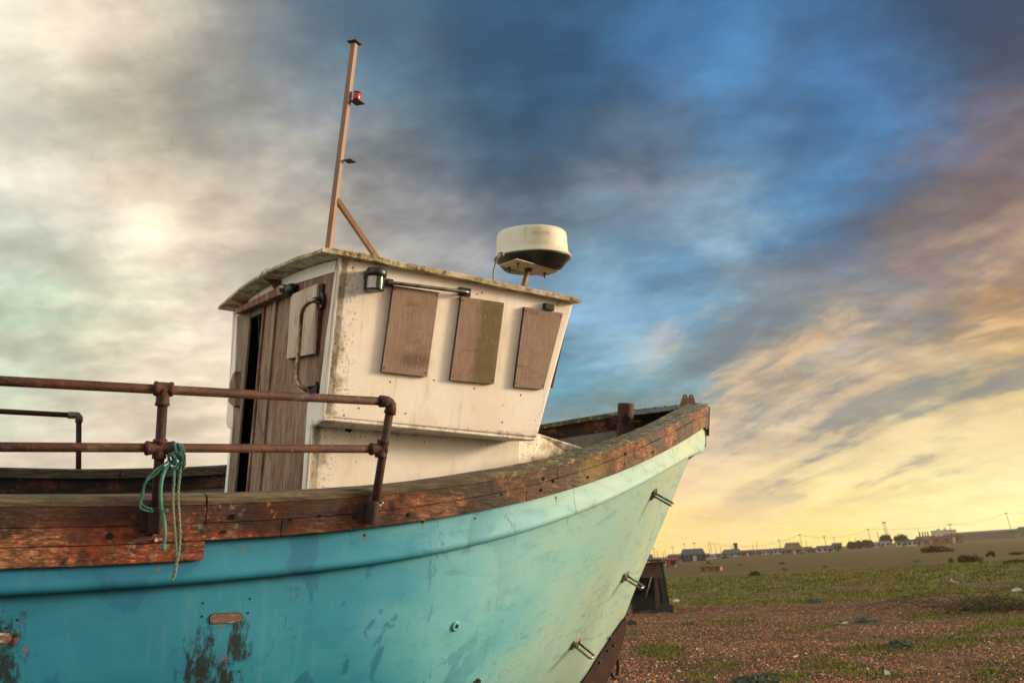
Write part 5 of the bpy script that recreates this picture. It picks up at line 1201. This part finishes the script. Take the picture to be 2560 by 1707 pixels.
# lattice mast
e, k, p = at_px('lattice_mast', 2225, 1364, 'rusty lattice mast leaning above the trees and sheds', 'mast'); lean = Vector((-.16, 0, 1))
mb = MB(); Hm = 49*k; Wm = 3.6*k; th_ = .07
cor = [(-1, -1), (1, -1), (1, 1), (-1, 1)]
P0 = lambda c_, t: V(c_[0]*Wm*(1-.35*t)-.10*Hm*t, c_[1]*Wm*(1-.35*t), Hm*t)
for c_ in cor: mb.tube([P0(c_, 0), P0(c_, 1)], th_, 5)
for i in range(9):
    for j in range(4): mb.tube([P0(cor[j], i/9), P0(cor[(j+1) % 4], (i+1)/9)], th_*.7, 4); mb.tube([P0(cor[j], (i+1)/9), P0(cor[(j+1) % 4], (i+1)/9)], th_*.7, 4)
mb.build('lattice', MAT['rustd'], e)
mb = MB(); mb.box(P0((0, 0), 1)+V(0, 0, .3), (Wm*1.1, Wm*1.1, .25)); mb.build('head', MAT['rustd'], e)
# utility poles: (x base, y base, y top, arm, label)
PO = [(1639,1404,1372,1,'utility pole nearest the boat bow, over the grey cottage roof'),(1646,1402,1378,0,'short thin pole over the long dark shed'),(1660,1401,1379,0,'left pole of the close pair over the brown shed'),(1666,1401,1376,0,'right pole of the close pair over the brown shed'),
 (1686,1400,1369,1,'pole rising behind the red metal hut'),(1716,1399,1361,1,'pole at the left end of the black barn'),(1741,1398,1360,2,'pole with a wide crossarm behind the barn roof'),(1777,1396,1358,0,'tallest of the poles just right of the black barn'),(1782,1396,1361,0,'thin pole close beside the tallest pole right of the barn'),
 (1793,1395,1363,0,'pole over the tiny white shed'),(1805,1394,1367,0,'pole between the tiny white shed and the tower'),(1886,1388,1362,0,'pole above the dark red house'),(1896,1387,1358,0,'thin pole over the grey terrace bungalow'),(1954,1384,1352,1,'pole with a small arm left of the tan barn roof'),
 (2008,1382,1340,1,'tall pole at the right side of the tan roofed barn'),(2020,1381,1355,0,'thin pole above the white bungalow right of the tan barn'),(2068,1379,1344,1,'tall pole over the long white bungalow'),(2091,1377,1347,0,'pole behind the flat topped grey house'),(2128,1374,1347,0,'pole over the first dark tree'),(2143,1373,1346,0,'pole between the two left dark trees'),
 (2180,1370,1327,1,'tall straight pole left of the lattice mast'),(2201,1368,1333,0,'thin pole touching the left of the lattice mast'),(2304,1363,1328,0,'pole left of the four chimneys'),(2385,1357,1317,2,'pole with crossarm right of the white gabled house'),(2397,1356,1328,0,'thin pole at the left end of the long shed'),(2535,1348,1292,1,'tall dark leaning pole at the right edge of the plain')]
POLES = []
def pole_proto():
    return None
for i, (x, yb_, yt_, arm, lb) in enumerate(PO):
    e, k, p = at_px('utility_pole', x, yb_, lb, 'utility pole', 'utility poles along the far road')
    h = (yb_-yt_)*k*1.0; r_ = max(.06, min(.6*k, .13)); mb = MB(); lean_ = -.05 if i < len(PO)-1 else -.09
    mb.tube([(0, 0, -.3), (lean_*h, 0, h)], [r_, r_*.75], 7); pm_ = mb.build('post', MAT['pole'], e)
    if arm:
        mb = MB(); a_ = (2.6 if arm == 1 else 4.5)*k; mb.box((lean_*h, -.1, h*(.94 if arm == 1 else .97)), (a_, .07, .09)); pa_ = mb.build('crossarm', MAT['pole'], e)
        for s_ in (-.85, -.3, .3, .85):
            mb = MB(); mb.lathe((lean_*h+s_*a_, -.1, h*(.94 if arm == 1 else .97)+.09), (0, 0, 1), [(.05, 0), (.07, .1), (.03, .16)], 6); mb.build('insulator', MAT['plast'], pa_)
    top_ = p+V(lean_*h*math.cos(math.atan2(p[0], p[1])), 0, h*.96); POLES.append(top_)
def wire(a, b, sag, lb):
    mb = MB(); P_ = [a+(b-a)*t-V(0, 0, sag*4*t*(1-t)) for t in np.linspace(0, 1, 14)]; c_ = P_[0].copy()
    mb.tube([q-c_ for q in P_], .035, 4); o = mb.build('overhead_cable', MAT['pole'], None); o.location = tuple(c_); tag(o, lb, 'cable', 'overhead cables between the poles')
wire(POLES[25], POLES[20], 2.2, 'overhead cable from the tall right pole to the straight pole by the lattice mast')
wire(POLES[25], POLES[23], 1.5, 'overhead cable from the tall right pole to the crossarm pole by the white house')
wire(POLES[20], POLES[14], 2.0, 'overhead cable from the lattice mast poles towards the tan roofed barn')
wire(POLES[14], POLES[7], 2.5, 'overhead cable from the tan roofed barn to the black barn')
pr_ = POLES[25]+V(90, -40, 3); wire(POLES[25], pr_, 3, 'overhead cable leaving the right edge of the picture')

# foliage
def m_leaf(a, b): return lambda n: dict(color=n.mix(n.sm(n.noise(1.3, 4, .7), .35, .65), a, b), rough=.85)
MAT['leafd'] = material('dark_leaves', m_leaf(S(44, 48, 30), S(66, 66, 36)), spec=.15); MAT['leafb'] = material('brown_leaves', m_leaf(S(84, 66, 34), S(92, 80, 40)), spec=.15)
MAT['kale'] = material('sea_kale_leaves', m_leaf(S(70, 84, 66), S(112, 124, 100)), spec=.2); MAT['gorse'] = material('gorse_leaves', m_leaf(S(62, 58, 28), S(96, 86, 40)), spec=.15)
def crown(mb, cx_, cy_, cz_, rx, ry, rz, n, sz, seed, lump=.35, ground_=False):
    r2 = np.random.default_rng(seed); lobes = [(r2.uniform(-.55, .55), r2.uniform(-.55, .55), r2.uniform(-.2 if not ground_ else -.3, .5), r2.uniform(.38, .62)) for _ in range(7)]+[(0, 0, -.1, .7)]
    for i in range(n):
        l = lobes[r2.integers(0, len(lobes))]; d = r2.normal(size=3); d /= np.linalg.norm(d); q = V(l[0], l[1], l[2])+d*l[3]*r2.uniform(.6, 1.08)
        if ground_: q[2] = abs(q[2])
        p = V(cx_+q[0]*rx, cy_+q[1]*ry, cz_+q[2]*rz); s = sz*r2.uniform(.5, 1.3); a = r2.normal(size=3); a /= np.linalg.norm(a); b = unit(np.cross(a, r2.normal(size=3)))
        mb.add([p-a*s, p-b*s*.5, p+a*s, p+b*s*.5], [(0, 1, 2, 3)])
def tree_(x, yb_, yt_, hw, lb, seed, mat='leafd'):
    e, k, p = at_px('tree', x, yb_, lb, 'tree', 'dark trees among the far houses'); H = (yb_-yt_)*k; W = hw*k
    mb = MB(); mb.tube([(0, 0, -.2), (.1, 0, H*.3), (-.1, 0, H*.6)], [.35, .28, .15], 7)
    for a_ in (.4, 2.2, 4.1): mb.tube([(0, 0, H*.25), (math.cos(a_)*W*.5, math.sin(a_)*W*.4, H*.65)], [.18, .07], 5)
    mb.build('trunk', MAT['pole'], e); mb = MB(); crown(mb, 0, 0, H*.5, W*1.0, W*.8, H*.5, 1500, .55, seed); crown(mb, 0, 0, H*.25, W*.9, W*.7, H*.3, 500, .5, seed+50); mb.build('crown', MAT[mat], e, fixn=False)
tree_(2131, 1372, 1355, 12, 'round dark tree right of the flat topped grey house', 1); tree_(2151, 1371, 1354, 9, 'narrow dark tree right of the round one', 2)
tree_(2171, 1369, 1351, 12, 'dark tree at the foot of the tall straight pole', 3); tree_(2214, 1366, 1340, 15, 'tall bushy dark tree around the lattice mast', 4); tree_(2257, 1364, 1339, 17, 'broad domed tree above the white shed', 5)
def bush_(x, yb_, yt_, hw, lb, seed, mat='kale', name='bush', cat='bush', grp='low bushes scattered over the shingle', n=500):
    e, k, p = at_px(name, x, yb_, lb, cat, grp); H = (yb_-yt_)*k*(.62 if mat == 'kale' else .9); W = hw*k; mb = MB(); sz = max(.03, min(W*.10, .35))
    crown(mb, 0, 0, 0, W, W*.8, H*.95, n, sz, seed, ground_=True); mb.build('foliage', MAT[mat], e, fixn=False)
    mb = MB(); 
    for a_ in range(5): mb.tube([(0, 0, -.05), (math.cos(a_*1.3)*W*.4, math.sin(a_*1.3)*W*.4, H*.5)], [W*.03, W*.012], 5)
    mb.build('stems', MAT['pole'], e)
for i, (x, yb_, yt_, hw, mt_, lb, n_b) in enumerate([
 (2343,1380,1362,42,'gorse','long low gorse mound in front of the brick building',1600),(2420,1405,1385,26,'leafb','large dark brown bush left of the bent metal frame',1200),(2379,1405,1391,9,'leafd','small dark bush touching the large brown bush',500),
 (2294,1404,1395,10,'kale','small blue green bush below the gorse mound',500),(1854,1413,1406,9,'kale','low grey bush on the brown shingle below the tower',400),(1965,1425,1413,11,'kale','dark spiky bush right of the green hummock',500),(2062,1419,1407,8,'kale','small bush right of the dark spiky one',400),
 (1883,1438,1424,17,'leafd','dark bush on top of the green hummock',700),(1748,1452,1437,8,'kale','grey green bush under the yellow crate',400),(1686,1465,1454,8,'kale','small bush in the turf beside the hut',400),(1898,1454,1443,9,'kale','pale bush in the turf below the green hummock',400),
 (2035,1506,1484,22,'kale','grey sea kale clump at the edge of the turf in mid plain',700),(1721,1562,1551,18,'kale','flat dark clump on the shingle right of the keel',500),(2166,1554,1532,24,'kale','ragged sea kale with a black stalk in the middle of the shingle',700),
 (2253,1618,1592,34,'kale','largest silvery sea kale clump on the near turf',1100),(1888,1706,1678,54,'kale','low dark green clump at the bottom edge of the shingle',1500),(2008,1384,1378,7,'leafd','tiny bush under the tan roofed barn',300),(1775,1458,1448,7,'kale','tiny bush on the turf right of the yellow crate',300),
 (2540,1386,1378,16,'leafd','dark flat bush at the right edge of the far plain',500),(2535,1406,1396,24,'leafb','brown bush at the right edge behind the turf',600),(1956,1409,1404,10,'leafd','flat dark bush on the brown plain above the spiky one',300),(1990,1378,1375,5,'leafd','dot of scrub on the plain below the barns',200)]):
    bush_(x, yb_, yt_, hw, lb, 20+i, mt_, n=n_b)
# brambles arching on the right
e, k, p = at_px('bramble', 2420, 1530, 'tangle of bare bramble stems arching over the grass on the right', 'bramble'); mb = MB(); rr = random.Random(9)
for i in range(46):
    x0 = rr.uniform(-60, 120)*k; y0 = rr.uniform(-.8, 1.6); L_ = rr.uniform(60, 190)*k*(-1 if rr.random() < .6 else 1); h = rr.uniform(.12, .42)
    pts = [(x0+L_*t, y0+rr.uniform(-.05, .05)+t*rr.uniform(-.3, .3), 4*h*t*(1-t)*(.9+.2*rr.random())+.02) for t in np.linspace(0, 1, 9)]
    mb.tube(pts, [.009*(1-.6*t) for t in np.linspace(0, 1, 9)], 5)
mb.build('stems', MAT['pole'], e); mb = MB(); crown(mb, .8, .4, 0, 150*k, 1.2, .32, 1500, .035, 77, ground_=True); mb.build('leaves', MAT['gorse'], e, fixn=False)
# small stuff on the shingle, each a thing of its own
def blob(mb, r, h, seed, n=10, rows=4):
    r2 = random.Random(seed); vs = []; 
    for i in range(rows+1):
        t = i/rows
        for j in range(n):
            a = 2*math.pi*j/n; q = math.cos(t*math.pi/2*.98)*r2.uniform(.82, 1.1); vs.append((r[0]*q*math.cos(a), r[1]*q*math.sin(a), h*math.sin(t*math.pi/2)*r2.uniform(.85, 1.1)-.02))
    mb.add(vs, [(i*n+j, i*n+(j+1) % n, (i+1)*n+(j+1) % n, (i+1)*n+j) for i in range(rows) for j in range(n)]+[tuple(rows*n+j for j in range(n)), tuple(range(n))[::-1]])
e, k, p = at_px('crate', 1776, 1428.5, 'rusty yellow metal crate lying on the brown plain', 'crate', yaw=-.25); mb = MB(); W = 23*k; H = 9.5*k
mb.prism([(-W, 0, 0), (W, 0, 0), (W, 0, H), (-W, 0, H)], (0, 1.0, 0)); mb.build('body', MAT['yellow'], e, .02)
mb = MB()
for s_ in (-.66, 0, .66): mb.box((s_*W, -.03, H/2), (.04, .03, H*.48))
mb.build('ribs', MAT['rustd'], e); mb = MB(); mb.box((0, .5, H+.03), (W*1.02, .55, .03)); mb.build('lid', MAT['rustd'], e)
e, k, p = at_px('winch', 1771, 1410, 'small rusty winch frame behind the yellow crate', 'winch'); mb = MB(); mb.box((0, 0, 1.5*k), (14*k, .5, 1.0*k)); mb.build('skid', MAT['yellow'], e)
mb = MB(); mb.lathe((-3.5*k, 0, 4*k), (1, 0, 0), [(3.2*k, 0), (3.2*k, .2), (1.8*k, .25), (1.8*k, 6*k), (3.2*k, 6.1*k), (3.2*k, 7*k)], 12); mb.build('drum', MAT['rustd'], e)
e, k, p = at_px('metal_frame', 2478, 1391, 'bent rusty metal frame standing like an arch on the plain', 'frame'); mb = MB(); mb.tube([(-8*k, 0, -.05), (-7*k, 0, 4*k), (-3*k, 0, 7*k), (3*k, .2, 7.6*k), (6*k, .1, 6*k), (7*k, 0, -.05)], [.10, .12, .16, .22, .16, .09], 8); mb.build('arch', MAT['rustd'], e)
mb = MB(); mb.tube([(3*k, .2, 7*k), (4*k, .5, -.05)], .07, 6); mb.build('strut', MAT['rustd'], e)
e, k, p = at_px('driftwood', 2390, 1459, 'bleached white plank of driftwood at the edge of the far turf', 'driftwood', yaw=.5); mb = MB(); mb.prism([(-8*k, 0, .08), (8*k, 0, .0), (8*k, 0, .045), (-8*k, .0, .15)], (0, .14, .03)); o = mb.build('plank', MAT['drift'], e, .01)
mb = MB(); mb.tube([(-6*k, .1, .02), (-2*k, .25, .25)], .02, 6); mb.build('branch', MAT['drift'], e)
def bit(name, x, y, hw, hh__, lb, cat, mat, seed):
    e, k, p = at_px(name, x, y, lb, cat, None); mb = MB(); blob(mb, (hw*k, hw*k*.7), hh__*k, seed); o = mb.build('body', MAT[mat], e); 
    mb = MB(); r2 = random.Random(seed); mb.prism([(hw*k*.2, -hw*k*.6, 0), (hw*k*1.25, -hw*k*.3, .01), (hw*k*1.0, 0, hh__*k*.7), (hw*k*.1, -.1*hw*k, hh__*k*.9)], (0, .012, .004)); mb.build('flap', MAT[mat], e)
bit('plastic_scrap', 2107, 1558, 9, 4, 'flat white plastic scrap in the middle of the shingle', 'litter', 'plast', 1)
bit('plastic_scrap', 2540, 1478, 9, 8, 'black and white crumpled scrap at the right edge of the shingle', 'litter', 'plast', 2)
bit('stone', 1690, 1503, 7, 6, 'white flint stone in the turf beside the old hut', 'stone', 'plast', 3)
bit('stone', 2378, 1585, 5, 4, 'single pale stone on the shingle above the right grass mat', 'stone', 'drift', 4)
bit('stone', 2450, 1640, 5, 4, 'grey stone near the lower right grass mat', 'stone', 'wallg', 5)
e, k, p = at_px('broken_board', 2216, 1686, 'broken dark and white board sticking up from the near shingle', 'board'); mb = MB(); mb.prism([(-8*k, 0, -.02), (-5*k, 0, -.02), (-3*k, .02, 14*k), (-5*k, .02, 20*k)], (0, .02, 0)); mb.build('dark_piece', MAT['tar'], e)
mb = MB(); mb.prism([(-4*k, -.03, 0), (9*k, -.05, 0), (6*k, 0, 7*k), (3*k, .02, 5*k), (-3*k, .02, 9*k)], (0, .015, 0)); mb.build('pale_piece', MAT['plast'], e)
e, k, p = at_px('timber_baulk', 1580, 1562, 'blackened timber lying on the shingle behind the keel', 'timber', yaw=.4); mb = MB(); mb.prism([(-18*k, 0, 0), (14*k, 0, 0), (11*k, 0, 9*k), (2*k, 0, 11*k), (-16*k, 0, 4*k)], (0, .22, 0)); mb.build('baulk', MAT['tar'], e, .01)
mb = MB(); mb.tube([(0, .1, 9*k), (3*k, .1, 13*k)], .015, 6); mb.build('spike', MAT['rustd'], e)
for i, (x, y, hw, hh__, lb, mt_) in enumerate(((1778,1398,10,5,'white car parked in front of the tiny white shed','plast'),(1812,1396,9,5,'dark car parked between the sheds and the tower','tar'),(1841,1391,8,4,'pale car parked at the foot of the tower','plast'))):
    e, k, p = at_px('parked_car', x, y, lb, 'car', 'cars parked by the far sheds'); L_, H = hw*k, hh__*k
    mb = MB(); mb.prism([(-L_, 0, H*.18), (L_, 0, H*.18), (L_, 0, H*.5), (L_*.6, 0, H*.58), (L_*.35, 0, H), (-L_*.55, 0, H), (-L_*.9, 0, H*.6), (-L_, 0, H*.55)], (0, 1.6, 0)); mb.build('body', MAT[mt_], e, .05)
    mb = MB(); mb.prism([(L_*.5, -.01, H*.6), (L_*.3, -.01, H*.92), (-L_*.5, -.01, H*.92), (-L_*.72, -.01, H*.6)], (0, 1.62, 0)); mb.build('windows', MAT['glass'], e)
    for s_ in (-.6, .6): mb = MB(); mb.lathe((s_*L_, -.03, H*.2), (0, 1, 0), [(H*.2, 0), (H*.2, .2)], 14); mb.build('wheel', MAT['tar'], e)

# old winch hut close behind the bow
e, k, p = at_px('winch_hut', 1620, 1531, 'derelict dark winch hut of old boards just right of the bow', 'hut')
MAT['hutw'] = material('hut_boards', plain(S(86, 66, 50), S(58, 44, 34), 9, .9)); X = lambda x: (x-1620)*k; Z = lambda y, x=1620: (1531-y-(x-1620)*.06)*k*1.0
mb = MB(); mb.prism([(X(1600), 0, Z(1453, 1600)), (X(1662), 0, Z(1455, 1662)), (X(1659), .05, Z(1418, 1659)), (X(1600), .05, Z(1421, 1600))], (0, .06, 0)); mb.build('fascia_boards', MAT['hutw'], e, .005)
mb = MB(); mb.prism([(X(1572), .02, Z(1453, 1572)), (X(1599), .02, Z(1453, 1599)), (X(1599), .05, Z(1421, 1599)), (X(1580), .05, Z(1424, 1580))], (0, .06, 0)); mb.build('fascia_boards', MAT['hutw'], e, .005)
mb = MB(); mb.prism([(X(1575), -.10, Z(1420, 1575)), (X(1661), -.10, Z(1416, 1661)), (X(1664), 1.3, Z(1414, 1664)), (X(1575), 1.3, Z(1416, 1575))], (0, 0, .05)); mb.build('roof', MAT['tar'], e, .005)
mb = MB(); mb.prism([(X(1664), .02, Z(1418, 1664)), (X(1672), .02, -.02), (X(1672), 1.2, -.02), (X(1661), 1.2, Z(1418, 1661))], (-.05, 0, 0)); mb.build('side_boards', MAT['tar'], e)
mb = MB(); mb.prism([(X(1583), .42, -.02), (X(1668), .42, -.02), (X(1660), .42, Z(1420)), (X(1583), .42, Z(1420))], (0, .05, 0)); mb.build('back_boards', MAT['tar'], e)
for a_, b_, c_, d_2, mt_ in ((1653,1662,1656,1668,'tar'),(1641,1650,1638,1651,'hutw'),(1580,1588,1583,1590,'tar'),(1565,1581,1563,1586,'greywood')):
    mb = MB(); mb.prism([(X(c_), 0, -.02), (X(d_2), 0, -.02), (X(b_), 0, Z(1454, b_)), (X(a_), 0, Z(1454, a_))], (0, .05, 0)); mb.build('post', MAT[mt_], e)
mb = MB(); mb.box((X(1663), -.06, 8*k), (15*k, .08, 8.5*k)); mb.build('foot_block', MAT['tar'], e, .01)
mb = MB(); mb.tube([(X(1635), -.08, Z(1452, 1635)), (X(1619), .1, Z(1497, 1619))], .018, 6); mb.build('leaning_stick', MAT['drift'], e)
mb = MB(); mb.lathe((X(1600), .35, 52*k), (1, -.4, 0), [(13*k, 0), (13*k, .04), (6*k, .05), (6*k, .3), (13*k, .31), (13*k, .35)], 18); mb.build('winch_drum', MAT['rustd'], e)
mb = MB(); blob(mb, (26*k, .2), 8*k, 21, 14); mb.build('rubble', MAT['tar'], e)

# ------------------------------------------------------------------ evening air over the plain
mb = MB(); mb.prism([(-500, -40, -6), (900, -40, -6), (900, 1000, -6), (-500, 1000, -6)], (0, 0, 46))
hz_m = bpy.data.materials.new('evening_haze'); hz_m.use_nodes = True; hn = N(hz_m.node_tree)
ho_ = hn.node('ShaderNodeOutputMaterial'); hv_ = hn.node('ShaderNodeVolumePrincipled'); hn.lk.new(hv_.outputs[0], ho_.inputs['Volume'])
hv_.inputs['Color'].default_value = S(240, 226, 196); hv_.inputs['Density'].default_value = .00022; hv_.inputs['Anisotropy'].default_value = .3
hz_o = mb.build('haze', hz_m); hz_o['kind'] = 'stuff'; hz_o['label'] = 'thin warm evening haze over the shingle plain'; hz_o['category'] = 'haze'
